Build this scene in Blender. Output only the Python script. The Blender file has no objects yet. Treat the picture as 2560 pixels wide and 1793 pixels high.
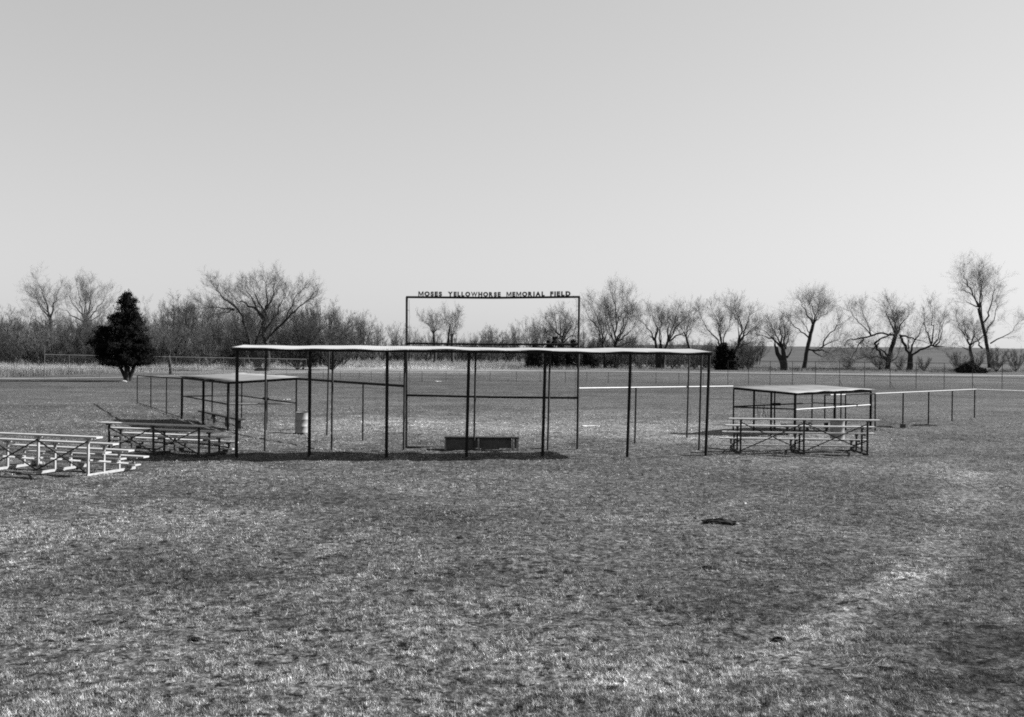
import bpy, math, random
import numpy as np
from mathutils import Vector, Matrix

random.seed(7)
RNG = np.random.default_rng(11)
S = bpy.context.scene
COL = S.collection

# ------------------------------------------------------------------ camera
F = 2450.0                       # focal length in pixels of the 2560 px wide photograph
CX, CY, HOR = 1280.0, 896.5, 878.0
CAM = Vector((0, 0, 3.5))
pitch = math.atan((CY - HOR) / F)
roll = 0.0096
fwd = Vector((0, math.cos(pitch), -math.sin(pitch)))
up0 = Vector((0, math.sin(pitch), math.cos(pitch)))
ex = Vector((1, 0, 0))
rgt = (math.cos(roll) * ex + math.sin(roll) * up0).normalized()
upv = (math.cos(roll) * up0 - math.sin(roll) * ex).normalized()


def ray(px, py):
    return fwd + rgt * ((px - CX) / F) - upv * ((py - CY) / F)


def G(px, py, z=0.0):
    d = ray(px, py)
    return CAM + d * ((z - CAM.z) / d.z)


def PY(px, py, Y):               # the point seen at a pixel, at distance Y
    d = ray(px, py)
    return CAM + d * (Y / d.y)


def Z2(x, y): return (60 + x / 2.87, 640 + y / 2.87)
def Z4(x, y): return (980 + x / 3.496, 700 + y / 3.496)
def Z5(x, y): return (1400 + x / 3.496, 700 + y / 3.496)
def Z7(x, y): return (1800 + x / 3.376, 640 + y / 3.376)


cam = bpy.data.cameras.new("camera")
cam.sensor_width = 36.0
cam.sensor_fit = 'HORIZONTAL'
cam.lens = 36.0 * F / 2560.0
cam.clip_end = 8000
camo = bpy.data.objects.new("camera", cam)
COL.objects.link(camo)
m = Matrix((rgt, upv, -fwd)).transposed().to_4x4()
m.translation = CAM
camo.matrix_world = m
S.camera = camo

# ------------------------------------------------------------------ light
sunv = Vector((5.0, 1.5, 3.56)).normalized()
EL = math.asin(sunv.z)
AZ = math.atan2(sunv.x, sunv.y)
w = bpy.data.worlds.new("World")
S.world = w
w.use_nodes = True
nt = w.node_tree
nt.nodes.clear()
sky = nt.nodes.new("ShaderNodeTexSky")
sky.sky_type = 'NISHITA'
sky.sun_disc = False
sky.sun_elevation = EL
sky.sun_rotation = AZ
sky.air_density = 1.0
sky.dust_density = 0.35
sky.ozone_density = 1.0
sep = nt.nodes.new("ShaderNodeSeparateColor")
mixm = nt.nodes.new("ShaderNodeMath"); mixm.operation = 'MULTIPLY'; mixm.inputs[1].default_value = 0.22
mixa = nt.nodes.new("ShaderNodeMath"); mixa.operation = 'MULTIPLY_ADD'; mixa.inputs[1].default_value = 0.78
bg = nt.nodes.new("ShaderNodeBackground")
bg.inputs[1].default_value = 0.05
out = nt.nodes.new("ShaderNodeOutputWorld")
nt.links.new(sky.outputs[0], sep.inputs[0])
nt.links.new(sep.outputs[0], mixm.inputs[0])          # black and white film, most sensitive to blue
nt.links.new(sep.outputs[2], mixa.inputs[0])
nt.links.new(mixm.outputs[0], mixa.inputs[2])
flm = nt.nodes.new("ShaderNodeMath"); flm.operation = 'POWER'; flm.inputs[1].default_value = 0.58
nt.links.new(mixa.outputs[0], flm.inputs[0])
flk = nt.nodes.new("ShaderNodeMath"); flk.operation = 'MULTIPLY'; flk.inputs[1].default_value = 1.70
nt.links.new(flm.outputs[0], flk.inputs[0])
nt.links.new(flk.outputs[0], bg.inputs[0])
nt.links.new(bg.outputs[0], out.inputs[0])

sl = bpy.data.lights.new("sun", 'SUN')
sl.energy = 5.0
sl.angle = math.radians(0.5)
sl.color = (1, 1, 1)
so = bpy.data.objects.new("sun", sl)
COL.objects.link(so)
so.rotation_euler = sunv.to_track_quat('Z', 'Y').to_euler()
so.location = (60, 10, 60)

S.view_settings.view_transform = 'Standard'
S.view_settings.look = 'None'
S.view_settings.exposure = 1.62
S.view_settings.gamma = 1.0
S.view_settings.use_curve_mapping = False
S.render.engine = 'CYCLES'
S.cycles.use_denoising = False
S.cycles.max_bounces = 5
S.cycles.filter_width = 1.85
S.render.film_transparent = False


# ------------------------------------------------------------------ materials
def grey(v):
    return (v, v, v, 1.0)


def new_mat(name):
    mt = bpy.data.materials.new(name)
    mt.use_nodes = True
    return mt, mt.node_tree, mt.node_tree.nodes['Principled BSDF']


ALB = 0.66


def surf(name, lo, hi, scale=6.0, rough=0.7, metal=0.0, bump=0.0, bscale=40.0, spec=0.3):
    mt, t, p = new_mat(name)
    g = t.nodes.new("ShaderNodeNewGeometry")
    n = t.nodes.new("ShaderNodeTexNoise")
    n.inputs['Scale'].default_value = scale
    n.inputs['Detail'].default_value = 6
    n.inputs['Roughness'].default_value = 0.65
    t.links.new(g.outputs['Position'], n.inputs['Vector'])
    r = t.nodes.new("ShaderNodeValToRGB")
    r.color_ramp.elements[0].position = 0.33
    r.color_ramp.elements[0].color = grey(lo * ALB)
    r.color_ramp.elements[1].position = 0.67
    r.color_ramp.elements[1].color = grey(hi * ALB)
    t.links.new(n.outputs['Fac'], r.inputs[0])
    t.links.new(r.outputs[0], p.inputs['Base Color'])
    p.inputs['Roughness'].default_value = rough
    p.inputs['Metallic'].default_value = metal
    p.inputs['Specular IOR Level'].default_value = spec
    if bump:
        n2 = t.nodes.new("ShaderNodeTexNoise")
        n2.inputs['Scale'].default_value = bscale
        n2.inputs['Detail'].default_value = 4
        t.links.new(g.outputs['Position'], n2.inputs['Vector'])
        b = t.nodes.new("ShaderNodeBump")
        b.inputs['Strength'].default_value = bump
        b.inputs['Distance'].default_value = 0.02
        t.links.new(n2.outputs['Fac'], b.inputs['Height'])
        t.links.new(b.outputs[0], p.inputs['Normal'])
    return mt


M = {
    'dark_pipe': surf("dark_painted_pipe", 0.008, 0.02, 9, 0.7, spec=0.12),
    'rust_pipe': surf("weathered_pipe", 0.02, 0.055, 7, 0.6, spec=0.2),
    'galv': surf("galvanised_pipe", 0.18, 0.3, 5, 0.45, spec=0.5),
    'dull_galv': surf("dull_galvanised_pipe", 0.08, 0.16, 5, 0.5, spec=0.4),
    'roof': surf("corrugated_roof_sheet", 0.34, 0.44, 1.3, 0.55, spec=0.35),
    'dug_roof': surf("dusty_roof_sheet", 0.16, 0.23, 1.6, 0.65, spec=0.3),
    'under': surf("roof_underside", 0.02, 0.04, 3, 0.8),
    'plank': surf("aluminium_plank", 0.36, 0.46, 4, 0.5, spec=0.5),
    'old_plank': surf("weathered_plank", 0.42, 0.55, 5, 0.65),
    'white_frame': surf("pale_frame", 0.30, 0.4, 6, 0.5, spec=0.4),
    'dark_frame': surf("dark_frame", 0.018, 0.04, 6, 0.65),
    'wood': surf("dark_wood", 0.02, 0.05, 5, 0.8, bump=0.3),
    'pale_wood': surf("pale_wood", 0.2, 0.32, 8, 0.8),
    'mid_wood': surf("grey_wood", 0.06, 0.11, 8, 0.8),
    'drum': surf("drum_paint", 0.2, 0.33, 5, 0.55, bump=0.15, bscale=12),
    'letters': surf("letter_metal", 0.06, 0.09, 9, 0.6),
    'bark': surf("bark", 0.018, 0.045, 3, 0.9),
    'twig': surf("twig", 0.04, 0.08, 0.5, 0.9, spec=0.1),
    'pale_twig': surf("pale_twig", 0.08, 0.15, 0.35, 0.9, spec=0.1),
    'cedar': surf("cedar_needles", 0.004, 0.012, 1.0, 0.85, spec=0.1),
    'shrub': surf("shrub_leaves", 0.012, 0.03, 0.8, 0.85, spec=0.1),
    'wire': surf("fence_wire", 0.10, 0.16, 4, 0.6),
    'paper': surf("white_paper", 0.55, 0.7, 9, 0.8),
    'stone': surf("pale_stone", 0.4, 0.6, 20, 0.8),
    'soil': surf("dark_soil_and_shadow", 0.006, 0.02, 14, 0.95, bump=0.6),
    'road': surf("pale_dirt", 0.13, 0.2, 0.25, 0.95),
    'weed': surf("dry_weed", 0.03, 0.06, 6, 0.9),
}


# tone of the turf, shared by the earth and by the blades growing on it
def tone_group():
    g = bpy.data.node_groups.new("turf_tone", 'ShaderNodeTree')
    g.interface.new_socket("Tone", in_out='OUTPUT', socket_type='NodeSocketFloat')
    N, L = g.nodes, g.links
    o = N.new("NodeGroupOutput")
    geo = N.new("ShaderNodeNewGeometry")

    def noise(scale, detail=3, rough=0.55, stretch=None):
        n = N.new("ShaderNodeTexNoise")
        n.inputs['Scale'].default_value = scale
        n.inputs['Detail'].default_value = detail
        n.inputs['Roughness'].default_value = rough
        if stretch:
            mp = N.new("ShaderNodeMapping")
            mp.inputs['Scale'].default_value = stretch
            L.new(geo.outputs['Position'], mp.inputs['Vector'])
            L.new(mp.outputs[0], n.inputs['Vector'])
        else:
            L.new(geo.outputs['Position'], n.inputs['Vector'])
        return n.outputs['Fac']

    def rng(sock, a, b, c, d):
        r = N.new("ShaderNodeMapRange")
        r.inputs[1].default_value, r.inputs[2].default_value = a, b
        r.inputs[3].default_value, r.inputs[4].default_value = c, d
        L.new(sock, r.inputs[0])
        return r.outputs[0]

    def mul(a, b):
        m_ = N.new("ShaderNodeMath"); m_.operation = 'MULTIPLY'
        L.new(a, m_.inputs[0]); L.new(b, m_.inputs[1])
        return m_.outputs[0]

    v = rng(noise(0.11, 4, 0.6, (0.8, 1.3, 1)), 0.34, 0.66, 0.75, 1.28)
    v = mul(v, rng(noise(0.55, 4, 0.6), 0.33, 0.67, 0.8, 1.22))
    v = mul(v, rng(noise(1.9, 4, 0.65), 0.34, 0.66, 0.72, 1.3))
    v = mul(v, rng(noise(6.0, 3, 0.6), 0.35, 0.65, 0.42, 1.65))
    v = mul(v, rng(noise(16.0, 2, 0.6), 0.34, 0.66, 0.4, 1.65))
    v = mul(v, rng(noise(6.5, 4, 0.65, (0.8, 1.2, 1)), 0.38, 0.43, 0.12, 1.0))      # bare spots

    def patch(a, b, r0, r1, gain):     # worn or thicker strip between two ground points
        p0, p1 = Vector(a), Vector(b)
        ab = (p1 - p0)
        sub = N.new("ShaderNodeVectorMath"); sub.operation = 'SUBTRACT'
        L.new(geo.outputs['Position'], sub.inputs[0]); sub.inputs[1].default_value = (p0.x, p0.y, 0)
        dot = N.new("ShaderNodeVectorMath"); dot.operation = 'DOT_PRODUCT'
        L.new(sub.outputs[0], dot.inputs[0])
        l2 = max(ab.length_squared, 1e-6)
        dot.inputs[1].default_value = (ab.x / l2, ab.y / l2, 0)
        cl = N.new("ShaderNodeClamp"); L.new(dot.outputs['Value'], cl.inputs[0])
        sc = N.new("ShaderNodeVectorMath"); sc.operation = 'SCALE'
        sc.inputs[0].default_value = (ab.x, ab.y, 0); L.new(cl.outputs[0], sc.inputs['Scale'])
        ds = N.new("ShaderNodeVectorMath"); ds.operation = 'DISTANCE'
        L.new(sub.outputs[0], ds.inputs[0]); L.new(sc.outputs[0], ds.inputs[1])
        wob = N.new("ShaderNodeMath"); wob.operation = 'MULTIPLY_ADD'
        L.new(noise(0.8, 3), wob.inputs[0]); wob.inputs[1].default_value = r1 * 1.4
        L.new(ds.outputs['Value'], wob.inputs[2])
        return rng(wob.outputs[0], r0 + r1 * 0.7, r1 * 1.7, gain, 1.0)

    def gp(x, y):
        q = G(x, y); return (q.x, q.y, 0)
    for a, b, r0, r1, gain in [
        (gp(1900, 1670), gp(2290, 1430), 0.15, 0.6, 1.75),
        (gp(2290, 1430), gp(2440, 1180), 0.15, 1.0, 1.45),
        (gp(1450, 1680), gp(1750, 1590), 0.2, 1.0, 1.25),
        (gp(1250, 1740), gp(1900, 1670), 0.1, 0.6, 1.15),
        (gp(2380, 1640), gp(2560, 1600), 0.1, 0.8, 0.45),
        (gp(2250, 1720), gp(2480, 1700), 0.1, 0.5, 0.6),
        (gp(300, 1640), gp(1000, 1720), 0.4, 1.8, 1.22),
        (gp(1750, 1500), gp(1900, 1480), 0.2, 1.2, 0.86),
        (gp(1150, 1290), gp(700, 1240), 0.6, 2.4, 0.78),
        (gp(100, 1330), gp(500, 1290), 0.6, 2.6, 1.22),
        (gp(1200, 1265), gp(560, 1275), 0.2, 1.0, 1.25),
        (gp(300, 1430), gp(600, 1450), 0.3, 1.6, 0.75),
        (gp(2000, 1150), gp(2450, 1180), 1.0, 4.0, 1.25),
        ((-7, 44, 0), (11, 44, 0), 2.0, 8.0, 1.75),
        ((-6, 55, 0), (12, 52, 0), 3.0, 10.0, 1.18),
        ((-70, 102, 0), (70, 98, 0), 14, 26, 0.8),
        ((-120, 140, 0), (-20, 172, 0), 18, 26, 2.0),
        ((-20, 235, 0), (5, 250, 0), 40, 60, 1.9),
    ]:
        v = mul(v, patch(a, b, r0, r1, gain))
    L.new(v, o.inputs[0])
    return g


TONE = tone_group()


def turf(name, base, blade=False, spread=0.0, bump=0.0):
    mt, t, p = new_mat(name)
    gnode = t.nodes.new("ShaderNodeGroup"); gnode.node_tree = TONE
    mm = t.nodes.new("ShaderNodeMath"); mm.operation = 'MULTIPLY'; mm.inputs[1].default_value = base
    t.links.new(gnode.outputs[0], mm.inputs[0])
    val = mm.outputs[0]
    geo = t.nodes.new("ShaderNodeNewGeometry")
    if blade:
        r = t.nodes.new("ShaderNodeMapRange")
        r.inputs[3].default_value, r.inputs[4].default_value = 1 - spread, 1 + spread
        t.links.new(geo.outputs['Random Per Island'], r.inputs[0])
        m2 = t.nodes.new("ShaderNodeMath"); m2.operation = 'MULTIPLY'
        t.links.new(val, m2.inputs[0]); t.links.new(r.outputs[0], m2.inputs[1])
        val = m2.outputs[0]
    else:
        n = t.nodes.new("ShaderNodeTexNoise"); n.inputs['Scale'].default_value = 28; n.inputs['Detail'].default_value = 3
        t.links.new(geo.outputs['Position'], n.inputs['Vector'])
        r = t.nodes.new("ShaderNodeMapRange")
        r.inputs[1].default_value, r.inputs[2].default_value = 0.32, 0.68
        r.inputs[3].default_value, r.inputs[4].default_value = 0.5, 1.5
        t.links.new(n.outputs['Fac'], r.inputs[0])
        m2 = t.nodes.new("ShaderNodeMath"); m2.operation = 'MULTIPLY'
        t.links.new(val, m2.inputs[0]); t.links.new(r.outputs[0], m2.inputs[1])
        val = m2.outputs[0]
        nb = t.nodes.new("ShaderNodeTexNoise"); nb.inputs['Scale'].default_value = 5; nb.inputs['Detail'].default_value = 8
        nb.inputs['Roughness'].default_value = 0.7
        t.links.new(geo.outputs['Position'], nb.inputs['Vector'])
        b = t.nodes.new("ShaderNodeBump"); b.inputs['Strength'].default_value = bump; b.inputs['Distance'].default_value = 0.12
        t.links.new(nb.outputs['Fac'], b.inputs['Height'])
        t.links.new(b.outputs[0], p.inputs['Normal'])
    comb = t.nodes.new("ShaderNodeCombineColor")
    for i in range(3):
        t.links.new(val, comb.inputs[i])
    t.links.new(comb.outputs[0], p.inputs['Base Color'])
    p.inputs['Roughness'].default_value = 0.95
    p.inputs['Specular IOR Level'].default_value = 0.05
    return mt


M['earth'] = turf("turf_earth", 0.055, bump=0.9)
M['blade'] = turf("grass_blade", 0.2, True, 0.7)
M['straw'] = turf("tall_dry_grass", 0.125, True, 0.3)
M['pasture'] = surf("far_pasture", 0.05, 0.085, 0.02, 0.95, spec=0.05)


# ------------------------------------------------------------------ mesh helpers
class MB:
    def __init__(self):
        self.v, self.f = [], []

    def tube(self, a, b, r0, r1=None, n=8, cap=True):
        a, b = Vector(a), Vector(b)
        r1 = r0 if r1 is None else r1
        d = (b - a).normalized()
        x = d.orthogonal().normalized()
        y = d.cross(x)
        k = len(self.v)
        for i in range(n):
            t = 2 * math.pi * i / n
            o = x * math.cos(t) + y * math.sin(t)
            self.v.append(a + o * r0)
            self.v.append(b + o * r1)
        for i in range(n):
            j = (i + 1) % n
            self.f.append((k + 2 * i, k + 2 * j, k + 2 * j + 1, k + 2 * i + 1))
        if cap:
            j = len(self.v)
            self.v += self.v[k:k + 2 * n]
            self.f.append(tuple(j + 2 * i for i in reversed(range(n))))
            self.f.append(tuple(j + 2 * i + 1 for i in range(n)))
        return self

    def beam(self, a, b, wd, ht, up=(0, 0, 1)):
        """rectangular bar from a to b: wd across, ht along up"""
        a, b = Vector(a), Vector(b)
        d = (b - a).normalized()
        s = d.cross(Vector(up))
        s = s.normalized() if s.length > 1e-5 else d.orthogonal().normalized()
        u = s.cross(d).normalized()
        k = len(self.v)
        for p in (a, b):
            for sx, su in ((-1, -1), (1, -1), (1, 1), (-1, 1)):
                self.v.append(p + s * (sx * wd / 2) + u * (su * ht / 2))
        self.f += [(k, k + 1, k + 2, k + 3), (k + 7, k + 6, k + 5, k + 4)]
        for i in range(4):
            j = (i + 1) % 4
            self.f.append((k + i, k + 4 + i, k + 4 + j, k + j))
        return self

    def lathe(self, c, prof, n=28):
        c = Vector(c)
        k = len(self.v)
        for r, z in prof:
            for i in range(n):
                t = 2 * math.pi * i / n
                self.v.append(c + Vector((r * math.cos(t), r * math.sin(t), z)))
        for j in range(len(prof) - 1):
            for i in range(n):
                i2 = (i + 1) % n
                self.f.append((k + j * n + i, k + j * n + i2, k + (j + 1) * n + i2, k + (j + 1) * n + i))
        self.f.append(tuple(k + i for i in reversed(range(n))))
        self.f.append(tuple(k + (len(prof) - 1) * n + i for i in range(n)))
        return self

    def build(self, name, mat, parent=None, smooth=False):
        me = bpy.data.meshes.new(name)
        o = bpy.data.objects.new(name, me)
        off = Vector((0, 0, 0)) if parent is None else wloc(parent)
        me.from_pydata([tuple(p - off) for p in self.v], [], self.f)
        me.materials.append(mat)
        if smooth:
            me.polygons.foreach_set("use_smooth", [len(f) == 4 for f in self.f])
        me.update()
        COL.objects.link(o)
        if parent is not None:
            o.parent = parent
        return o


def wloc(o):
    v = Vector(o.location)
    while o.parent is not None:
        o = o.parent
        v += Vector(o.location)
    return v


def np_mesh(name, verts, faces, mat, parent=None):
    """verts (N,3) array, faces (M,k) array with one k"""
    me = bpy.data.meshes.new(name)
    verts = np.asarray(verts, dtype=np.float32)
    faces = np.asarray(faces, dtype=np.int32)
    k = faces.shape[1]
    me.vertices.add(len(verts)); me.vertices.foreach_set("co", verts.ravel())
    me.loops.add(faces.size); me.loops.foreach_set("vertex_index", faces.ravel())
    me.polygons.add(len(faces))
    me.polygons.foreach_set("loop_start", np.arange(0, faces.size, k, dtype=np.int32))
    me.polygons.foreach_set("loop_total", np.full(len(faces), k, dtype=np.int32))
    me.materials.append(mat)
    me.update(calc_edges=True)
    o = bpy.data.objects.new(name, me)
    COL.objects.link(o)
    if parent is not None:
        o.parent = parent
    return o


def thing(name, label, cat, loc, group=None):
    o = bpy.data.objects.new(name, None)
    o.empty_display_size = 0.3
    o.location = loc
    COL.objects.link(o)
    return tag(o, label, cat, group)


def tag(o, label, cat, group=None):
    o['label'] = label
    o['category'] = cat
    if group:
        o['group'] = group
    return o


def structure(o):
    o['kind'] = 'structure'
    return o


def lerp(a, b, t):
    return a + (b - a) * t


# ------------------------------------------------------------------ ground
def gz(x, y):
    """gentle unevenness of the near ground, numpy or float"""
    fade = np.clip((64 - y) / 20.0, 0, 1) * np.clip((60 - np.abs(x)) / 20, 0, 1)
    h = (0.030 * np.sin(x * 0.9 + 1.3 * np.sin(y * 0.45)) * np.sin(y * 0.8 + 0.7)
         + 0.016 * np.sin(x * 2.3 + y * 1.1 + 2 * np.sin(y * 0.9)) + 0.012 * np.sin(x * 4.1 - y * 2.7)
         + 0.008 * np.sin(7.3 * x + 3 * np.sin(1.7 * y)) * np.sin(6.1 * y))
    return h * fade


def axis(fine, far, step):
    a = list(np.arange(-fine, fine + 1e-6, step))
    s = step
    while a[-1] < far:
        s *= 1.35
        a.append(a[-1] + s)
        a.insert(0, -a[-1])
    return np.array(a)


xs = axis(22, 5000, 0.16)
ys = axis(25, 5000, 0.16)
ys = np.concatenate([-np.array([5000, 2000, 500, 100, 20, 0]), np.arange(6, 52, 0.16), 52 + np.cumsum(0.2 * 1.25 ** np.arange(40))])
ys = ys[ys < 6000]
XX, YY = np.meshgrid(xs, ys)
V = np.stack([XX.ravel(), YY.ravel(), gz(XX, YY).ravel()], 1)
nx, ny = len(xs), len(ys)
ii, jj = np.meshgrid(np.arange(nx - 1), np.arange(ny - 1))
q = (jj * nx + ii).ravel()
FQ = np.stack([q, q + 1, q + nx + 1, q + nx], 1)
gnd = structure(np_mesh("ground", V, FQ, M['earth']))
gnd.data.polygons.foreach_set("use_smooth", [True] * len(gnd.data.polygons))

# low hill of pasture on the right behind the trees
hx = np.linspace(-700, 1500, 90)
hy = np.linspace(330, 1500, 60)
HX, HY = np.meshgrid(hx, hy)
ss = lambda t: np.clip(t, 0, 1) ** 2 * (3 - 2 * np.clip(t, 0, 1))
HZ = (9.6 * ss((HY - 330) / 420) * (0.42 + 0.58 * ss((HX + 40) / 190)) * (1 - 0.25 * ss((HX - 260) / 300))
      + 0.6 * np.sin(HX * 0.021) * ss((HY - 400) / 300) + 0.35 * np.sin(HX * 0.063 + HY * .01) * ss((HY - 400) / 300)) - 0.25
HZ[:, 0] = -1; HZ[:, -1] = -1
V = np.stack([HX.ravel(), HY.ravel(), HZ.ravel()], 1)
nx, ny = len(hx), len(hy)
ii, jj = np.meshgrid(np.arange(nx - 1), np.arange(ny - 1))
q = (jj * nx + ii).ravel()
hill = structure(np_mesh("hill", V, np.stack([q, q + 1, q + nx + 1, q + nx], 1), M['pasture']))
hill.data.polygons.foreach_set("use_smooth", [True] * len(hill.data.polygons))

# pale dirt road beyond the fences
rp = [G(-250, 945), G(80, 946.5), G(320, 943), G(560, 937), G(800, 930), G(1050, 927), G(1280, 927), G(1500, 928.5), G(1750, 931.5), G(2000, 934),
      G(2250, 936.5), G(2456, 938.5), G(2800, 942)]
rv, rf = [], []
for i, p in enumerate(rp):
    wd = 2.2 + 2.2 * (p.y > 140)
    rv += [(p.x, p.y - wd, 0.006), (p.x, p.y + wd, 0.006)]
    if i:
        k = 2 * i
        rf.append((k - 2, k, k + 1, k - 1))
structure(np_mesh("road", rv, rf, M['road']))


# short turf, real blades, dense near the camera
def vnoise(x, y, scale, seed):
    t = np.random.default_rng(seed).random((256, 256))
    u, v = x * scale, y * scale
    i, j = np.floor(u).astype(int), np.floor(v).astype(int)
    fu, fv = u - i, v - j
    fu, fv = fu * fu * (3 - 2 * fu), fv * fv * (3 - 2 * fv)
    g = lambda a, b: t[a % 256, b % 256]
    return (g(i, j) * (1 - fu) + g(i + 1, j) * fu) * (1 - fv) + (g(i, j + 1) * (1 - fu) + g(i + 1, j + 1) * fu) * fv


def cover(x, y):
    """how thickly the turf grows, 0..1"""
    return (0.24 * vnoise(x, y, 0.55, 1) + 0.32 * vnoise(x, y, 1.9, 2) + 0.44 * vnoise(x, y, 7.0, 3)) * 2.8 - 0.9


def blades(n, ymin, ymax, hmin, hmax, wd, per, power, region=None, tuft=0.05, lean=0.7):
    u = RNG.random(n)
    e = 1 - power
    y = (ymin ** e + u * (ymax ** e - ymin ** e)) ** (1 / e) if abs(e) > 1e-6 else ymin * (ymax / ymin) ** u
    x = (RNG.random(n) - 0.5) * (1.16 * y + 3.0)
    if region is not None:
        k = region(x, y)
        x, y = x[k], y[k]
    if region is None:
        cv = cover(x, y)
        k = RNG.random(len(x)) < np.clip(cv * 1.15 + 0.12, 0.04, 1)
        x, y, cv = x[k], y[k], cv[k]
    n = len(x)
    size = 0.6 + 0.8 * RNG.random(n) ** 2
    if region is None:
        size = size * np.clip(0.55 + 0.75 * cv, 0.45, 1.5)
    X = np.repeat(x, per) + RNG.normal(0, tuft, n * per) * np.repeat(size, per)
    Y = np.repeat(y, per) + RNG.normal(0, tuft, n * per) * np.repeat(size, per)
    N = len(X)
    h = (hmin + (hmax - hmin) * RNG.random(N)) * np.repeat(size, per)
    a = RNG.random(N) * 2 * np.pi
    ln = lean * RNG.random(N) * h
    b = RNG.random(N) * 2 * np.pi
    z = gz(X, Y) - 0.004
    wdv = wd * (0.6 + 0.8 * RNG.random(N)) * np.clip(Y / 18, 0.75, 3)
    dx, dy = np.cos(a) * wdv / 2, np.sin(a) * wdv / 2
    P0 = np.stack([X - dx, Y - dy, z], 1)
    P1 = np.stack([X + dx, Y + dy, z], 1)
    P2 = np.stack([X + np.cos(b) * ln, Y + np.sin(b) * ln, z + h], 1)
    V = np.stack([P0, P1, P2], 1).reshape(-1, 3)
    return V, np.arange(3 * N).reshape(-1, 3)


V, FT = blades(230000, 7.5, 62, 0.014, 0.05, 0.006, 7, 2.0, lean=1.3)
gr = np_mesh("grass", V, FT, M['blade'])
gr['kind'] = 'stuff'


def tall_region(x, y):
    px = CX + F * x / y
    front = np.where(px < 800, 112 + np.clip(px, 0, 800) / 800 * 70, 186)
    front = front + 6 * np.sin(x * 0.13) + 3 * np.sin(x * .4)
    return (y > front) & (px < 1480 + 20 * np.sin(y)) & (px > -150)


V, FT = blades(110000, 108, 300, 0.4, 0.95, 0.008, 6, 1.2, tall_region, 0.25, 0.35)
tg = np_mesh("tall_grass", V, FT, M['straw'])
tg['kind'] = 'stuff'
V, FT = blades(9000, 186, 250, 0.25, 0.7, 0.012, 5, 1.0, lambda x, y: (CX + F * x / y > 1450) & (y > 200 + 5 * np.sin(x * .2)), 0.25, 0.4)
tg2 = np_mesh("tall_grass", V, FT, M['earth'])
tg2['kind'] = 'stuff'

# ------------------------------------------------------------------ shade canopy
cl, cr = G(591, 1143), G(1762, 1140)
cl.z = cr.z = 0
row = (cr - cl).normalized()
back = Vector((-row.y, row.x, 0))


def on_row(px, p0, p1):            # the point of the line p0-p1 (plan) seen in column px
    best, bt = None, 0
    lo, hi = -0.5, 1.5
    def col(t):
        p = lerp(p0, p1, t)
        v = p - CAM
        return CX + F * v.dot(rgt) / v.dot(fwd)
    for _ in range(50):
        mid = (lo + hi) / 2
        if col(mid) < px:
            lo = mid
        else:
            hi = mid
    return lerp(p0, p1, lo)


canopy = thing("shade_canopy", "long open shade canopy with pale metal roof on dark pipe posts", "canopy", lerp(cl, cr, .5))
FZ, RZ = 3.535, 3.62
DEP = 2.0
fp = [(591, 0), (773, 0), (966, 0), (1166, 4), (1356, 5), (1568, 6), (1764, 7)]
rp_ = [(662, 1), (829, 1), (1009, 1), (1185, 2), (1369, 4), (1568, 6), (1747, 5)]
bl, br = cl + back * DEP, cr + back * DEP
fpts, rpts = [], []
for px, ln in fp:
    b = on_row(px, cl, cr)
    t = b + row * (ln * 0.0135) + Vector((0, 0, FZ - 0.07))
    fpts.append(t)
    mb = MB().tube(b - Vector((0, 0, .15)), t, 0.052, n=10)
    mb.build("post", M['dark_pipe'], canopy, True)
for px, ln in rp_:
    b = on_row(px, bl, br)
    t = b + row * (ln * 0.0135) + Vector((0, 0, RZ - 0.07))
    rpts.append(t)
    MB().tube(b - Vector((0, 0, .15)), t, 0.036, n=10).build("post", M['rust_pipe'], canopy, True)
for pts, nm in ((fpts, "front"), (rpts, "rear")):
    mb = MB()
    for a, b in zip(pts[:-1], pts[1:]):
        mb.tube(a - row * 0.02, b + row * .02, 0.034, n=8)
    mb.build("beam", M['dark_pipe'], canopy, True)
for a, b in zip(fpts, rpts):
    MB().beam(a + Vector((0, 0, .01)), lerp(a, Vector((a.x, a.y, 0)) + back * DEP + Vector((0, 0, RZ - .07)), 1.0), 0.05, 0.08).build("rafter", M['dark_pipe'], canopy)


def sheet_roof(name, corners, mat, parent, pitch_=0.13, amp=0.012, wob=0.012, over=0.0, seed=0):
    """corrugated sheet over 4 corners (front-left, front-right, back-right, back-left) with a few mm of thickness"""
    r = random.Random(seed)
    fl, fr, brr, bll = corners
    n = int((fr - fl).length / pitch_ * 4)
    mrows = 5
    ph = [r.uniform(0, 6) for _ in range(6)]
    V, Fc = [], []
    W = (fr - fl).length
    for layer in (0, -0.006):
        for j in range(mrows):
            v = j / (mrows - 1)
            for i in range(n + 1):
                u = i / n
                p = lerp(lerp(fl, fr, u), lerp(bll, brr, u), v)
                x = u * W
                z = amp * math.sin(2 * math.pi * x / pitch_) + wob * (math.sin(x * 1.9 + ph[0]) + 0.7 * math.sin(x * 4.3 + ph[1])) * (1 if j == 0 else 0.5)
                z += wob * 0.8 * math.sin(x * 0.7 + ph[2] + 2 * v)
                sh = 0.012 * (1 if int(x / 0.8) % 2 else -1) * (1 if j == 0 else 0)
                V.append(p + Vector((0, sh, z + layer)))
    o = mrows * (n + 1)
    for j in range(mrows - 1):
        for i in range(n):
            k = j * (n + 1) + i
            Fc.append((k, k + 1, k + n + 2, k + n + 1))
            Fc.append((o + k, o + k + n + 1, o + k + n + 2, o + k + 1))
    for i in range(n):
        Fc.append((i, o + i, o + i + 1, i + 1))
        k = (mrows - 1) * (n + 1) + i
        Fc.append((k, k + 1, o + k + 1, o + k))
    mb = MB(); mb.v, mb.f = V, Fc
    return mb.build(name, mat, parent, True)


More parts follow.
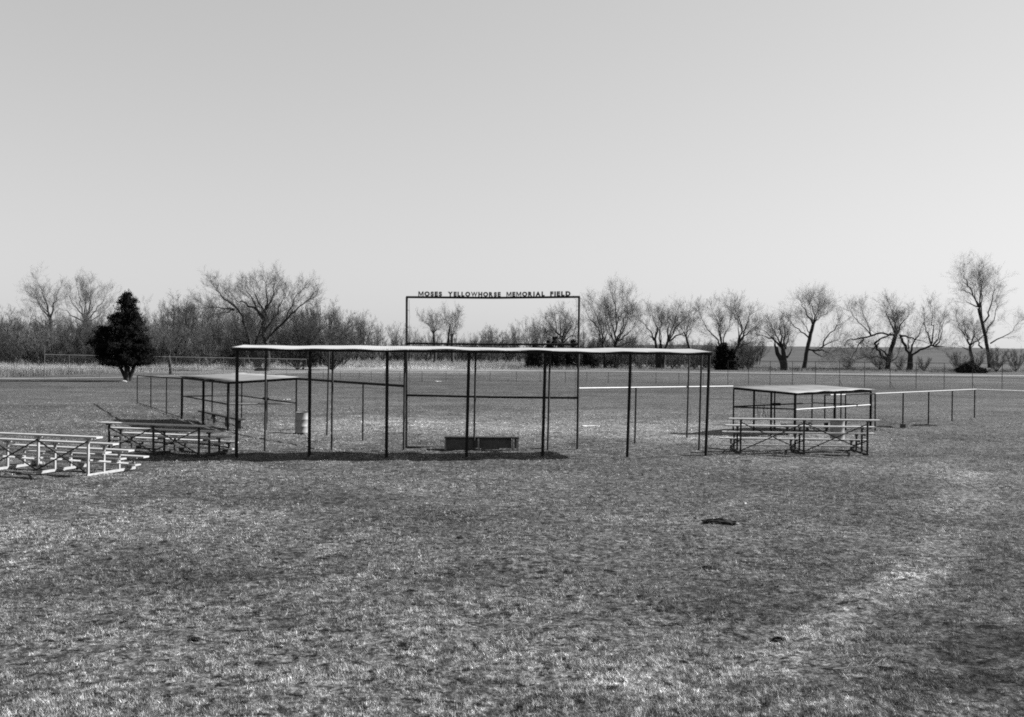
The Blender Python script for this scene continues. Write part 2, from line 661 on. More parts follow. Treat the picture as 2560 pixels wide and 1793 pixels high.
e1 = row * 0.14
zf, zr = Vector((0, 0, FZ)), Vector((0, 0, RZ + .012))
sheet_roof("roof", [cl - e1 - back * .22 + zf - Vector((0, 0, .015)), cr + e1 - back * .22 + zf - Vector((0, 0, .015)), br + e1 + back * .2 + zr, bl - e1 + back * .2 + zr],
           M['roof'], canopy, 0.068, 0.003, 0.016, seed=3)
# dark purlin under the front edge
MB().beam(cl - e1 - back * .16 + zf - Vector((0, 0, .075)), cr + e1 - back * .16 + zf - Vector((0, 0, .075)), 0.04, 0.07).build("purlin", M['dark_pipe'], canopy)

# ------------------------------------------------------------------ backstop with the name in letters
bsl, bsr = G(1012.5, 1122), G(1441, 1119.5)
YB = (bsl.y + bsr.y) / 2
bsl.y = bsr.y = YB
backstop = thing("backstop", "tall dark pipe backstop frame carrying the field's name in letters", "backstop", lerp(bsl, bsr, .5))
tl, tr = PY(1017, 743, YB), PY(1448, 742.5, YB)
for b, t in ((bsl, tl), (bsr, tr)):
    MB().tube(Vector((b.x, b.y, -.2)), t, 0.042, n=10).build("post", M['rust_pipe'], backstop, True)


def pos_on(b, t, py):
    bz = PY(1200, py, YB).z
    f = (bz - b.z) / (t.z - b.z)
    return lerp(b, t, f)


mb = MB().tube(lerp(tl, tr, -0.004), lerp(tl, tr, .5) - Vector((0, 0, .03)), 0.04, n=10).tube(lerp(tl, tr, .5) - Vector((0, 0, .03)), lerp(tl, tr, 1.004), 0.04, n=10)
mb.build("top_rail", M['dark_pipe'], backstop, True)
for ya, yb, r in ((858.5, 861, 0.036), (988, 995, 0.04)):
    a, b = PY(1014, ya, YB), PY(1444, yb, YB)
    mid = lerp(a, b, .5) - Vector((0, 0, .02))
    MB().tube(a, mid, r, n=10).tube(mid, b, r, n=10).build("crossbar", M['dark_pipe'], backstop, True)
# torn edge of netting still wired to the two posts
for b, t, s in ((bsl, tl, 1), (bsr, tr, -1)):
    mb = MB()
    a = b + Vector((s * .1, 0.0, .1)); c = t + Vector((s * .1, 0, -.1))
    n = 26
    last = a
    for i in range(1, n + 1):
        p = lerp(a, c, i / n) + Vector((random.uniform(-.012, .012), 0, 0))
        mb.tube(last, p, 0.006, n=4)
        if i % 3 == 0:
            mb.tube(p, lerp(b, t, i / n), 0.006, n=4)
        last = p
    mb.build("wire_edge", M['rust_pipe'], backstop)
mb = MB().beam(PY(1016, 1121, YB - .05) * 1.0, PY(1110, 1122.5, YB - .05), 0.06, 0.16)
mb.build("kick_board", M['wood'], backstop)
MB().tube(PY(1294, 1122, YB), PY(1360, 1121, YB), 0.02, n=8).build("base_pipe", M['rust_pipe'], backstop, True)

words = [("MOSES", 230, 437), ("YELLOWHORSE", 487, 950), ("MEMORIAL", 1000, 1335), ("FIELD", 1382, 1560)]


def glyph(ch):
    if ch == 'M':                 # broad block letter with the middle dipping to the bar
        pts = [(0, 0), (0, .72), (.2, .72), (.42, .3), (.64, .72), (.84, .72), (.84, 0), (.68, 0), (.68, .45), (.47, .05), (.37, .05), (.16, .45), (.16, 0)]
        n = len(pts)
        me = bpy.data.meshes.new("glyph")
        me.from_pydata([(x, y, z) for z in (.03, -.03) for x, y in pts], [],
                       [tuple(reversed(range(n))), tuple(range(n, 2 * n))] + [(i, (i + 1) % n, n + (i + 1) % n, n + i) for i in range(n)])
        return me
    cu = bpy.data.curves.new("glyph", 'FONT')
    cu.body = ch
    cu.size = 1.0
    cu.extrude = 0.03
    cu.offset = 0.03
    o = bpy.data.objects.new("glyph", cu)
    COL.objects.link(o)
    dg = bpy.context.evaluated_depsgraph_get()
    cu.offset = 0.03 if ch in 'MW' else 0.07
    dg.update()
    me = bpy.data.meshes.new_from_object(o.evaluated_get(dg))
    bpy.data.objects.remove(o)
    return me


for word, xa, xb in words:
    ms = [glyph(c) for c in word]
    ext = []
    for me in ms:
        xsv = [v.co.x for v in me.vertices]
        ysv = [v.co.y for v in me.vertices]
        ext.append((min(xsv), max(xsv), min(ysv), max(ysv)))
    gap = 0.13
    tot = sum(e[1] - e[0] for e in ext) + gap * (len(word) - 1)
    pa, pb = Z4(xa, 150), Z4(xb, 150)
    A, B = PY(pa[0], pa[1], YB), PY(pb[0], pb[1], YB)
    sx = (B.x - A.x) / tot
    hgt = 12.0 * YB / F
    x = 0.0
    for me, e in zip(ms, ext):
        f = (A.x + x * sx - tl.x) / (tr.x - tl.x)
        sag = 0.03 * (1 - abs(2 * f - 1))
        zb = lerp(tl, tr, f).z + 0.036 - sag
        sz = hgt / (e[3] - e[2])
        for v in me.vertices:
            cx_, cy_, cz_ = v.co
            v.co = (A.x + (x + cx_ - e[0]) * sx - backstop.location.x, -cz_ * 0.35 + YB - backstop.location.y, zb + (cy_ - e[2]) * sz - backstop.location.z)
        me.materials.clear(); me.materials.append(M['letters'])
        o = bpy.data.objects.new("letter", me)
        COL.objects.link(o)
        o.parent = backstop
        x += e[1] - e[0] + gap

# ------------------------------------------------------------------ low bench below the backstop
b0, b1 = G(1113, 1125), G(1296, 1126)
Yb = b0.y
b1.y = Yb
bench = thing("wooden_bench", "low dark wooden bench with pale uprights below the tall sign frame", "bench", lerp(b0, b1, .5))
W = b1.x - b0.x
H = 0.46
ux, uy, uz = Vector((1, 0, 0)), Vector((0, 1, 0)), Vector((0, 0, 1))
MB().beam(b0 + uz * (H - .02) - ux * .03 + uy * .2, b1 + uz * (H - .02) + ux * .03 + uy * .2, 0.46, 0.045).build("seat", M['wood'], bench)
for fa, fb in ((0.015, 0.445), (0.475, 0.905), (0.94, 0.975)):
    MB().beam(lerp(b0, b1, fa) + uz * .25 + uy * .08, lerp(b0, b1, fb) + uz * .25 + uy * .08, 0.03, 0.36).build("back_panel", M['mid_wood'], bench)
for f in (0.0, 0.46, 0.922, 0.99):
    MB().beam(lerp(b0, b1, f) + uz * -.05, lerp(b0, b1, f) + uz * (H - .045), 0.035, 0.05, up=(1, 0, 0)).build("upright", M['pale_wood'], bench)
    MB().beam(lerp(b0, b1, f) + uz * -.05 + uy * .38, lerp(b0, b1, f) + uz * (H - .045) + uy * .38, 0.05, 0.06, up=(1, 0, 0)).build("leg", M['wood'], bench)
MB().beam(lerp(b0, b1, .02) + uz * .05 + uy * .05, lerp(b0, b1, .4) + uz * .09 + uy * .05, 0.03, 0.09).build("lower_board", M['mid_wood'], bench)
MB().beam(lerp(b0, b1, .49) + uz * .06 + uy * .05, lerp(b0, b1, .74) + uz * .08 + uy * .05, 0.03, 0.10).build("lower_board", M['mid_wood'], bench)


# ------------------------------------------------------------------ pipe fences around the infield
def pipe_fence(label, rail_pts, posts, rail_mat, post_mat, rr=0.036, pr=0.034, name="pipe_fence", group=None, extra=None):
    t = thing(name, label, "fence", Vector((rail_pts[0].x, rail_pts[0].y, 0)), group)
    mb = MB()
    for a, b in zip(rail_pts[:-1], rail_pts[1:]):
        mb.tube(a, b, rr, n=8)
    mb.build("top_rail", rail_mat, t, True)
    for b, top in posts:
        MB().tube(Vector((b.x, b.y, -.15)), top, pr, n=8).build("post", post_mat, t, True)
    if extra:
        mb = MB()
        for a, b in zip(extra[:-1], extra[1:]):
            mb.tube(a, b, 0.02, n=6)
        mb.build("bottom_rail", post_mat, t, True)
    return t


# left wing, from the backstop to the left dugout
wl0 = Vector((bsl.x - .02, YB + .05, 0)); wl1 = G(741, 1075)
h0 = PY(1010, 965.5, YB + .05).z
wr = [wl0 + uz * h0, PY(741, 947, wl1.y)]
posts = []
for px in (907, 741):
    p = on_row(px, wl1, wl0)
    posts.append((p, Vector((p.x, p.y, lerp(wr[1].z, wr[0].z, (p.x - wl1.x) / (wl0.x - wl1.x))))))
p = on_row(817, wl1, wl0)
posts.append((p, Vector((p.x + .06, p.y, 3.42))))
pipe_fence("dark pipe fence linking the sign frame to the left dugout", wr, posts, M['dark_pipe'], M['rust_pipe'], 0.05, 0.036)
# right wing
wr0 = Vector((bsr.x + .04, YB + .05, 0)); wr1 = G(1833, 1083)
wr = [PY(1447, 971, YB + .05), PY(1832, 966, wr1.y)]
posts = []
p = on_row(1587, wr0, wr1)
posts.append((p, Vector((p.x + .03, p.y, lerp(wr[0].z, wr[1].z, (p.x - wr0.x) / (wr1.x - wr0.x))))))
p = on_row(1717, wr0, wr1)
posts.append((p, Vector((p.x + .06, p.y, 3.40))))
pipe_fence("bright pipe fence linking the sign frame to the right dugout", wr, posts, M['galv'], M['rust_pipe'], 0.03, 0.036)


# ------------------------------------------------------------------ dugouts
def dugout(label, C, A, R, hb, hf, n_long, n_short, roof_mat, bench_side, white_rails):
    """C near corner, A other end of the rear side, R field-side end of the near end; hb rear height, hf field height"""
    Fp = A + (R - C)
    t = thing("dugout", label, "dugout", (C + Fp) / 2, "dugouts either side of the infield")
    zb, zf_ = uz * hb, uz * hf
    corners = [C + zb, A + zb, Fp + zf_, R + zf_]
    lng = (A - C).normalized(); sh = (R - C).normalized()
    # posts
    def post(p, h, r):
        MB().tube(p - uz * .15, p + uz * (h - .08), r, n=10).build("post", M['dark_pipe'], t, True)
    for i in range(n_long):
        f = i / (n_long - 1)
        post(lerp(C, A, f), hb, 0.058)
        post(lerp(R, Fp, f), hf, 0.034)
    for f in n_short:
        post(lerp(C, R, f), lerp(hb, hf, f), 0.045)
    post(lerp(A, Fp, .5), (hb + hf) / 2, 0.034)
    # roof edge beams
    for a, b in zip(corners, corners[1:] + corners[:1]):
        MB().beam(a - uz * .05, b - uz * .05, 0.06, 0.09).build("roof_beam", M['dark_pipe'], t)
    for f in (.25, .5, .75):
        MB().beam(lerp(corners[0], corners[1], f) - uz * .05, lerp(corners[3], corners[2], f) - uz * .05, .05, .07).build("rafter", M['dark_pipe'], t)
    o = 0.12
    cs = [corners[0] - lng * o - sh * o, corners[1] + lng * o - sh * o, corners[2] + lng * o + sh * o, corners[3] - lng * o + sh * o]
    cs = [c + uz * .035 for c in cs]
    sheet_roof("roof", cs, roof_mat, t, 0.068, 0.004, 0.014, seed=5)
    # middle rails on all four sides
    for (a, b), mt in zip(((C, A), (A, Fp), (Fp, R), (R, C)), white_rails):
        MB().tube(a + uz * 1.13, b + uz * 1.15, 0.03, n=8).build("mid_rail", mt, t, True)
    # players' bench inside
    a, b = lerp(C, A, .06) + sh * .7, lerp(C, A, .9) + sh * .7
    mb = MB().beam(a + uz * .44, b + uz * .44, 0.3, 0.07)
    bn = mb.build("bench_seat", M['wood'], t)
    for f in (.05, .35, .65, .95):
        p = lerp(a, b, f)
        MB().beam(p - uz * .05, p + uz * .415, 0.07, 0.12, up=sh).build("bench_leg", M['wood'], t)
    p = lerp(R, Fp, .52) + uz * 1.16
    MB().beam(p - lng * .25, p + lng * .25, .16, .12).build("bat_rack", M['dark_pipe'], t)
    return t, Fp


C_ = G(570, 1078); A_ = G(454.5, 1048.5)
shl = Vector(((C_ - A_).normalized().y * -1, (C_ - A_).normalized().x, 0))
R_ = on_row(740, C_, C_ + Vector((2.9, 1.15, 0)) * 1.6)
dl, Fl = dugout("dark pipe dugout with pale roof, trash drum at its right corner", C_, A_, R_, 2.08, 2.25, 3, (0.55,), M['dug_roof'], 0,
                (M['dark_pipe'], M['dull_galv'], M['dark_pipe'], M['galv']))
N_ = G(1987, 1091); L_ = G(1833, 1082)
Rr = N_ + Vector((4.75, 4.2, 0))
dr, Fr = dugout("small pipe dugout with pale roof behind the right bleacher", N_, Rr, L_, 1.84, 2.0, 3, (0.38, 0.66), M['dug_roof'], 0,
                (M['galv'], M['dull_galv'], M['dark_pipe'], M['dark_pipe']))

# foul line fences beyond the dugouts
rail = [A_ + uz * 2.0, PY(343, 939.5, G(343, 1008).y)]
e = G(343, 1008)
pp = []
for px in (343, 377, 416):
    p = on_row(px, e, A_)
    pp.append((p, Vector((p.x, p.y, lerp(rail[1].z, rail[0].z, (p.x - e.x) / (A_.x - e.x))))))
pipe_fence("thin pipe fence stretching away left of the left dugout", rail, pp, M['dark_pipe'], M['dark_pipe'], 0.034, 0.034,
           extra=[e + uz * .05, A_ + uz * .08])
g0 = G(2062, 1071)
pr_ = [(2062, 1071, 988), (2114, 1066, 987), (2257, 1070, 983), (2321, 1056, 981.5), (2380, 1051, 978), (2436, 1044, 975)]
gA, gB = G(2188, 1078), G(2436, 1044)
top0 = PY(2188, 984.5, gA.y); top1 = PY(2440, 973.5, gB.y)
pp = []
for px in (2257, 2321, 2380, 2436):
    p = on_row(px, gA, gB)
    f = (p.x - gA.x) / (gB.x - gA.x)
    pp.append((p, Vector((p.x, p.y, lerp(top0.z, top1.z, f)))))
pp.append((gA, top0))
h = G(2114, 1066); pp.append((h, PY(2114, 987.5, h.y)))
pp.append((g0, PY(2062, 988.5, g0.y)))
pf = pipe_fence("bright rail fence on thin posts running away right of the dugout", [PY(2062, 988, g0.y), PY(2114, 987, h.y), top0, top1], pp,
                M['galv'], M['dark_pipe'], 0.029, 0.036)
MB().tube(top1, PY(2600, 979, gB.y + 3), .018, n=6).build('thin_rail', M['dull_galv'], pf, True)
q = on_row(2257, gA, gB)
MB().beam(q - uz * .1, q + uz * .17, 0.2, 0.2, up=(1, 0, 0)).build("footing", M['mid_wood'], pf)


# ------------------------------------------------------------------ bleachers
def bleacher(label, base, yaw, length, frames, h4, rise, tread, plank_mat, frame_mat, brace_mat, over=0.35):
    """base: foot of the tall rear post of the right-hand frame; rows run along -u from there; v goes to the front"""
    u = Vector((math.cos(yaw), -math.sin(yaw), 0))
    v = Vector((math.sin(yaw), math.cos(yaw), 0))
    t = thing("bleacher", label, "bleacher", base, "bleachers around the backstop")
    hs = [h4 - rise * i for i in range(4)]
    a0 = base - u * length
    def P(uu, vv, z): return base + u * uu + v * vv + uz * z
    for k in range(frames):
        uu = -length * k / (frames - 1)
        mb = MB()
        for i in range(4):
            mb.beam(P(uu, tread * i, 0.0), P(uu, tread * i, hs[i] - .05), 0.055, 0.055, up=u)
            mb.beam(P(uu, tread * i - .14, hs[i] - .045), P(uu, tread * i + .14, hs[i] - .045), 0.05, 0.05)
            if i:
                mb.beam(P(uu, tread * i - .34, hs[i] - .26), P(uu, tread * i + .02, hs[i] - .26), 0.045, 0.05)
        mb.beam(P(uu, -.05, .035), P(uu, tread * 3 + .05, .035), 0.065, 0.07)
        mb.beam(P(uu + .034, 0.02, h4 * .42), P(uu + .034, tread * 2.95, .16), 0.03, 0.04)
        mb.build("frame", frame_mat, t)
    for i in range(4):
        z = hs[i]
        MB().beam(P(over + 0.02 * i, tread * i, z), P(-length - over, tread * i, z + .004 * i), 0.25, 0.045).build("seat", plank_mat, t)
        if i:
            MB().beam(P(over - .06, tread * i - .2, z - .212), P(-length - over + .03, tread * i - .2, z - .212), 0.25, 0.04).build("footboard", plank_mat, t)
    for k in range(frames - 1):
        ua, ub = -length * k / (frames - 1), -length * (k + 1) / (frames - 1)
        MB().beam(P(ua, -.045, hs[0] - .12), P(ub, -.045, .12), 0.02, 0.035).build("brace", brace_mat, t)
        MB().beam(P(ua, -.07, .12), P(ub, -.07, hs[0] - .12), 0.02, 0.035).build("brace", brace_mat, t)
    return t


bleacher("white bleacher nearest the camera, partly cut by the left picture edge", G(220, 1192), math.radians(17), 3.3, 3, 1.07, 0.235, 0.62,
         M['plank'], M['white_frame'], M['rust_pipe'], 0.37)
bleacher("bleacher with dark frames between the white bleacher and left dugout", G(497, 1143), math.radians(16), 3.4, 3, 1.0, 0.22, 0.58,
         M['old_plank'], M['dark_frame'], M['dark_frame'], 0.36)
bleacher("dark framed bleacher with grey planks in front of the right dugout", G(2168, 1139), math.radians(2), 4.36, 3, 1.22, 0.28, 0.6,
         M['old_plank'], M['dark_frame'], M['dark_frame'], 0.42)


# ------------------------------------------------------------------ trash drums
def drum(label, base, hh, r, dent=0.0):
    t = thing("trash_drum", label, "drum", base, "metal trash drums")
    prof = [(r * .98, 0), (r, 0.015), (r, .05), (r * .985, .06)]
    for zc in (1 / 3., 2 / 3.):
        prof += [(r * .985, hh * zc - .03), (r * 1.02, hh * zc - .012), (r * 1.02, hh * zc + .012), (r * .985, hh * zc + .03)]
    prof += [(r * .985, hh - .05), (r * 1.015, hh - .02), (r * 1.015, hh)]
    prof_in = [(r * .95, hh), (r * .95, .08)]
    mb = MB().lathe(base, prof + prof_in, 32)
    for i, p in enumerate(mb.v):
        a = math.atan2(p.y - base.y, p.x - base.x)
        k = 1 - dent * max(0, math.sin(p.z * 7 + 2 * a)) ** 2
        mb.v[i] = Vector((base.x + (p.x - base.x) * k, base.y + (p.y - base.y) * k, p.z))
    mb.build("body", M['drum'], t, True)
    mb = MB()
    n = 28
    for i in range(n):
        a0, a1 = 2 * math.pi * i / n, 2 * math.pi * (i + 1) / n
        mb.tube(base + Vector((math.cos(a0) * r * 1.0, math.sin(a0) * r, hh)), base + Vector((math.cos(a1) * r, math.sin(a1) * r, hh)), .014, n=5, cap=False)
    mb.build("rim", M['rust_pipe'], t, True)
    return t


b = G(754, 1082.5); b.z = 0
drum("pale metal trash drum standing at the corner of the left dugout", b, 0.86, 0.28, 0.04)
b = G(2093, 1099); b.z = 0
drum("pale metal trash drum half hidden behind the right bleacher", b, 0.78, 0.29, 0.03)


# ------------------------------------------------------------------ outfield wire fences
def wire_fence(label, base_pts, top_pts, post_cols, mid=None, extra=(), pr=0.03, braces=(), rail_mat=None, post_mat=None):
    base_pts = [Vector((p.x, p.y, 0)) for p in base_pts]
    t = thing("wire_fence", label, "fence", base_pts[0])
    rail_mat = rail_mat or M['dull_galv']
    post_mat = post_mat or M['rust_pipe']
    def at(px):
        for i in range(len(base_pts) - 1):
            a, b = base_pts[i], base_pts[i + 1]
            va, vb = a - CAM, b - CAM
            ca = CX + F * va.dot(rgt) / va.dot(fwd)
            cb = CX + F * vb.dot(rgt) / vb.dot(fwd)
            if px <= cb or i == len(base_pts) - 2:
                p = on_row(px, a, b)
                f = (p - a).length / (b - a).length * (1 if (p - a).dot(b - a) > 0 else -1)
                return p, lerp(top_pts[i].z, top_pts[i + 1].z, f)
    mb = MB()
    for i in range(len(base_pts) - 1):
        a, b = base_pts[i], base_pts[i + 1]
        mb.tube(Vector((a.x, a.y, top_pts[i].z)), Vector((b.x, b.y, top_pts[i + 1].z)), pr * .9, n=6)
    mb.build("top_rail", rail_mat, t, True)
    if mid is not None:
        mb = MB()
        for a, b in zip(base_pts[:-1], base_pts[1:]):
            mb.tube(a + uz * mid, b + uz * mid, pr * .8, n=6)
        mb.build("mid_rail", rail_mat, t, True)
    for px in post_cols:
        p, z = at(px)
        MB().tube(p - uz * .1, Vector((p.x, p.y, z + (.9 if px in extra else .02))), pr, n=6).build("post", post_mat, t, True)
    for px in braces:
        p, z = at(px)
        q_, _ = at(px + 9)
        MB().tube(Vector((q_.x, q_.y, .03)), Vector((p.x, p.y, .75)), .025, n=6).build("brace", post_mat, t, True)
    # chain link: two sets of slanting wires
    vs, fs = [], []
    wth = 0.0022
    for i in range(len(base_pts) - 1):
        a, b = base_pts[i], base_pts[i + 1]
        L_ = (b - a).length
        d = (b - a) / L_
        ha, hb = top_pts[i].z, top_pts[i + 1].z
        n = int(L_ / 0.11)
        for s in (1, -1):
            for k in range(n):
                x0 = k * 0.11
                hh = lerp(ha, hb, x0 / L_)
                x1 = min(max(x0 + s * hh * .8, 0), L_)
                hz = abs(x1 - x0) / .8
                p0 = a + d * x0 + uz * .03; p1 = a + d * x1 + uz * hz
                off = d * wth
                j = len(vs)
                vs += [tuple(p0 - off - base_pts[0]), tuple(p0 + off - base_pts[0]), tuple(p1 + off - base_pts[0]), tuple(p1 - off - base_pts[0])]
                fs.append((j, j + 1, j + 2, j + 3))
    np_mesh("chain_link", vs, fs, M['wire'], t)
    return t


def cols_to(pts, z=None):
    bs = [G(x, yb) for x, yb, yt in pts]
    ts = [PY(x, yt, b_.y) for (x, yb, yt), b_ in zip(pts, bs)]
    return bs, ts


bs, ts = cols_to([(111, 950, 886.5), (440, 946, 892.5), (766, 942, 898.5)])
z2x = lambda v: 60 + v / 2.87
wire_fence("tall wire fence crossing in front of the dark cedar", bs, ts,
           [z2x(v) for v in (147, 323, 545, 735, 912, 1090, 1255, 1430, 1580, 1740, 1885, 2025)], 1.2, extra=(z2x(147),), pr=0.028,
           rail_mat=M['dull_galv'], post_mat=M['dull_galv'])
bs, ts = cols_to([(770, 948, 928), (1010, 954, 928), (1225, 955, 928.5), (1500, 957, 929.5), (1819, 962, 933.5)])
wire_fence("low wire outfield fence seen through the sign frame", bs, ts,
           [770, 808, 851, 898, 928, 962, 1000, 1055, 1115, 1170, 1225, 1291, 1350, 1413, 1467, 1521, 1580, 1640, 1697, 1758], None, pr=0.024, post_mat=M['dark_pipe'])
bs, ts = cols_to([(1819, 962, 902), (2038, 967, 904), (2225, 971.5, 906.5), (2431, 975, 908.5), (2760, 982, 912)])
wire_fence("tall wire fence in front of the trees at far right", bs, ts,
           [1819.5, 1871, 1925, 1981, 2038.5, 2098.6, 2161, 2225, 2290, 2360, 2431, 2505, 2585], 1.27, pr=0.028, braces=(2098.6, 2225, 2431), rail_mat=M['rust_pipe'], post_mat=M['dark_pipe'])


# ------------------------------------------------------------------ bare trees
def tubes_mesh(name, segs, mat, parent, k=3):
    A = np.array([s[0] for s in segs], dtype=np.float64); B = np.array([s[1] for s in segs], dtype=np.float64)
    r0 = np.array([s[2] for s in segs]); r1 = np.array([s[3] for s in segs])
    D = B - A
    D /= np.maximum(np.linalg.norm(D, axis=1, keepdims=True), 1e-9)
    ref = np.where(np.abs(D[:, 2:3]) < 0.9, np.array([[0, 0, 1.0]]), np.array([[1.0, 0, 0]]))
    X = np.cross(D, ref); X /= np.linalg.norm(X, axis=1, keepdims=True)
    Yv = np.cross(D, X)
    n = len(segs)
    vs = np.zeros((n, 2 * k, 3))
    for i in range(k):
        t = 2 * math.pi * i / k
        o = X * math.cos(t) + Yv * math.sin(t)
        vs[:, i] = A + o * r0[:, None]
        vs[:, k + i] = B + o * r1[:, None]
    base = (np.arange(n) * 2 * k)[:, None]
    fs = np.concatenate([base + np.array([[i, (i + 1) % k, k + (i + 1) % k, k + i]]) for i in range(k)], 0)
    o = np_mesh(name, vs.reshape(-1, 3), fs, mat, parent)
    o.data.polygons.foreach_set("use_smooth", [True] * len(o.data.polygons))
    return o


def rv(r, s=1.0):
    return Vector((r.gauss(0, s), r.gauss(0, s), r.gauss(0, s)))


TW = 0.0085


def sprout(r, tw, p, d, L, rad, lvl, dens, up=0.1):
    """a branch that wanders and carries smaller branches, down to twigs"""
    n = 5 if lvl > 0 else 3
    st = L / n
    d = d.normalized()
    for i in range(n):
        d = (d + rv(r, 0.15) + uz * up).normalized()
        q_ = p + d * st
        ra = rad * (1 - i / n * .8); rb = rad * (1 - (i + 1) / n * .8)
        tw.append((p, q_, ra, rb))
        if lvl > 0 and (i or lvl == 1):
            cnt = dens * (0.55 if lvl > 1 else .8)
            c = int(cnt) + (r.random() < cnt - int(cnt))
            for _ in range(c):
                side = d.cross(rv(r)).normalized()
                nd = d * r.uniform(.5, 1.0) + side * r.uniform(.45, .95) + uz * .08
                sprout(r, tw, lerp(p, q_, r.random()), nd, L * r.uniform(.35, .7) * (1 - .25 * i / n), max(rb * .6, TW), lvl - 1, dens, up)
        p = q_


def limb_pts(r, pts, sub=3, jit=0.02):
    """subdivide a polyline with a little wander"""
    res = [pts[0]]
    for a, b in zip(pts[:-1], pts[1:]):
        L = (b - a).length
        for i in range(1, sub + 1):
            p = lerp(a, b, i / sub)
            if i < sub:
                p = p + rv(r, jit * L)
            res.append(p)
    return res


def hero_tree(name, label, zoom, trunks, limbs, r0, seed, brush=1.0, dens=2.4, bl=0.17, spread=0.35, twig='twig', up=0.07, cat="tree", extra_limbs=3, group=None):
    bl *= 1.55
    r = random.Random(seed)
    base = G(*zoom(*trunks[0][0]))
    base.z = 0
    Y = base.y
    t = thing(name, label, cat, base, group)
    big, tw = [], []
    allz = [PY(*zoom(*p), Y).z for l in (trunks + limbs) for p in l]
    H = max(allz)
    def to3(l, depth):
        out_ = []
        for i, p in enumerate(l):
            q_ = PY(*zoom(*p), Y) - base
            q_.y += depth * i / max(1, len(l) - 1)
            out_.append(q_)
        return out_
    polys = []
    for k, l in enumerate(trunks):
        P = to3(l, r.uniform(-.03, .03) * H)
        if P[0].z < 1.0:
            P[0].z = -0.2
        P = limb_pts(r, P, 3, .012)
        rr = r0 * (1 if k == 0 else .75)
        for i in range(len(P) - 1):
            ra = rr * (1.25 if i == 0 else 1) * (1 - .35 * i / len(P)); rb = rr * (1 - .35 * (i + 1) / len(P))
            big.append((P[i], P[i + 1], ra, rb))
    ends = [PY(*zoom(*l[-1]), Y) - base for l in trunks]
    done = [(to3(l, 0), None) for l in trunks]
    info = []
    for l in limbs:
        P = to3(l, r.uniform(-spread, spread) * H)
        best = None
        for pl, ix in done:
            for q, a in enumerate(pl):
                dd = (a.x - P[0].x) ** 2 + (a.z - P[0].z) ** 2
                if best is None or dd < best[0]:
                    best = (dd, a.y, ix, q / (len(pl) - 1))
        for q_ in P:
            q_.y += best[1]
        P = limb_pts(r, P, 3, .06)
        rad = r0 * .36 * r.uniform(.75, 1.1)
        if best[2] is not None:
            info[best[2]][2] = max(info[best[2]][2], best[3])
            rad = info[best[2]][1] * .72
        info.append([P, rad, 0.0])
        done.append((P, len(info) - 1))
    polys = [(P, rad, keep) for P, rad, keep in info]
    for k in range(extra_limbs):      # limbs towards and away from the viewer keep the crown round
        e0 = ends[k % len(ends)]
        sgn = 1 if k % 2 else -1
        P = [e0]
        d = Vector((r.uniform(-.5, .5), sgn * r.uniform(.5, .9), r.uniform(.7, 1.1))).normalized()
        L = (H - e0.z) * r.uniform(.55, .8)
        for i in range(4):
            d = (d + rv(r, .15) + uz * .12).normalized()
            P.append(P[-1] + d * L / 4)
        polys.append((limb_pts(r, P, 2, .05), r0 * .3, 0.0))
    for P, rr, keep in polys:
        kp = min(keep, .85)
        prof = lambda f: (1 - .3 * f if f <= kp else (1 - .3 * kp) * max(0.0, (1 - f) / (1 - kp)) ** (1.3 if kp == 0 else 1.0))
        n = len(P) - 1
        Ltot = sum((P[i + 1] - P[i]).length for i in range(n))
        for i in range(n):
            f0, f1 = i / n, (i + 1) / n
            big.append((P[i], P[i + 1], rr * prof(f0) + .03, rr * prof(f1) + .024))
            if f1 > .22:
                d = (P[i + 1] - P[i]).normalized()
                cnt = brush * (P[i + 1] - P[i]).length * 2.3 * (0.45 + f1)
                c = int(cnt) + (r.random() < cnt - int(cnt))
                for _ in range(c):
                    side = d.cross(rv(r)).normalized()
                    nd = d * r.uniform(.5, 1.0) + side * r.uniform(.5, 1.1) + uz * .25
                    sprout(r, tw, lerp(P[i], P[i + 1], r.random()), nd, H * bl * r.uniform(.7, 1.35) * (1.15 - .25 * f1), max(.022, rr * .2 * (1 - .65 * f1)), 2, dens, up)
        d = (P[-1] - P[-2]).normalized()
        for _ in range(3):
            sprout(r, tw, P[-1], d + rv(r, .3), H * bl * r.uniform(.4, .75), .014, 2, dens, up)
    tubes_mesh("trunk", big, M['bark'], t, 7)
    tubes_mesh("crown", tw, M[twig], t, 3)
    return t


hero_tree("bare_tree", "bare tree with one long low limb bending left over the pasture", Z7,
          [[(550, 965), (545, 880), (530, 790)], [(540, 940), (510, 870), (480, 820), (470, 770)]],
          [[(530, 790), (480, 735), (420, 695), (350, 675), (275, 660)], [(520, 770), (460, 700), (400, 640), (330, 590)], [(545, 800), (540, 700), (545, 600), (540, 560)],
           [(535, 800), (490, 690), (450, 620), (430, 570)], [(550, 800), (580, 720), (590, 660), (595, 620)], [(552, 880), (590, 810), (585, 770)], [(530, 790), (510, 700), (490, 630), (480, 570)]],
          0.75, 1, brush=1.1, bl=.2, extra_limbs=2)
hero_tree("bare_tree", "bare tree leaning right, standing alone against the pale sky", Z7,
          [[(712, 945), (730, 830), (760, 700), (790, 580)]],
          [[(790, 580), (740, 520), (690, 440), (660, 390)], [(790, 560), (800, 470), (800, 400), (810, 350)], [(795, 560), (860, 510), (940, 480), (985, 420)],
           [(790, 570), (840, 470), (870, 410), (900, 380)], [(755, 700), (690, 640), (630, 580), (615, 550)], [(740, 790), (800, 800), (850, 790), (930, 835)],
           [(780, 800), (830, 850), (860, 880)], [(830, 780), (880, 680), (940, 590), (985, 570)], [(860, 760), (920, 720), (980, 690)], [(770, 660), (730, 580), (690, 510)]],
          0.62, 2, brush=1.05, bl=.15)
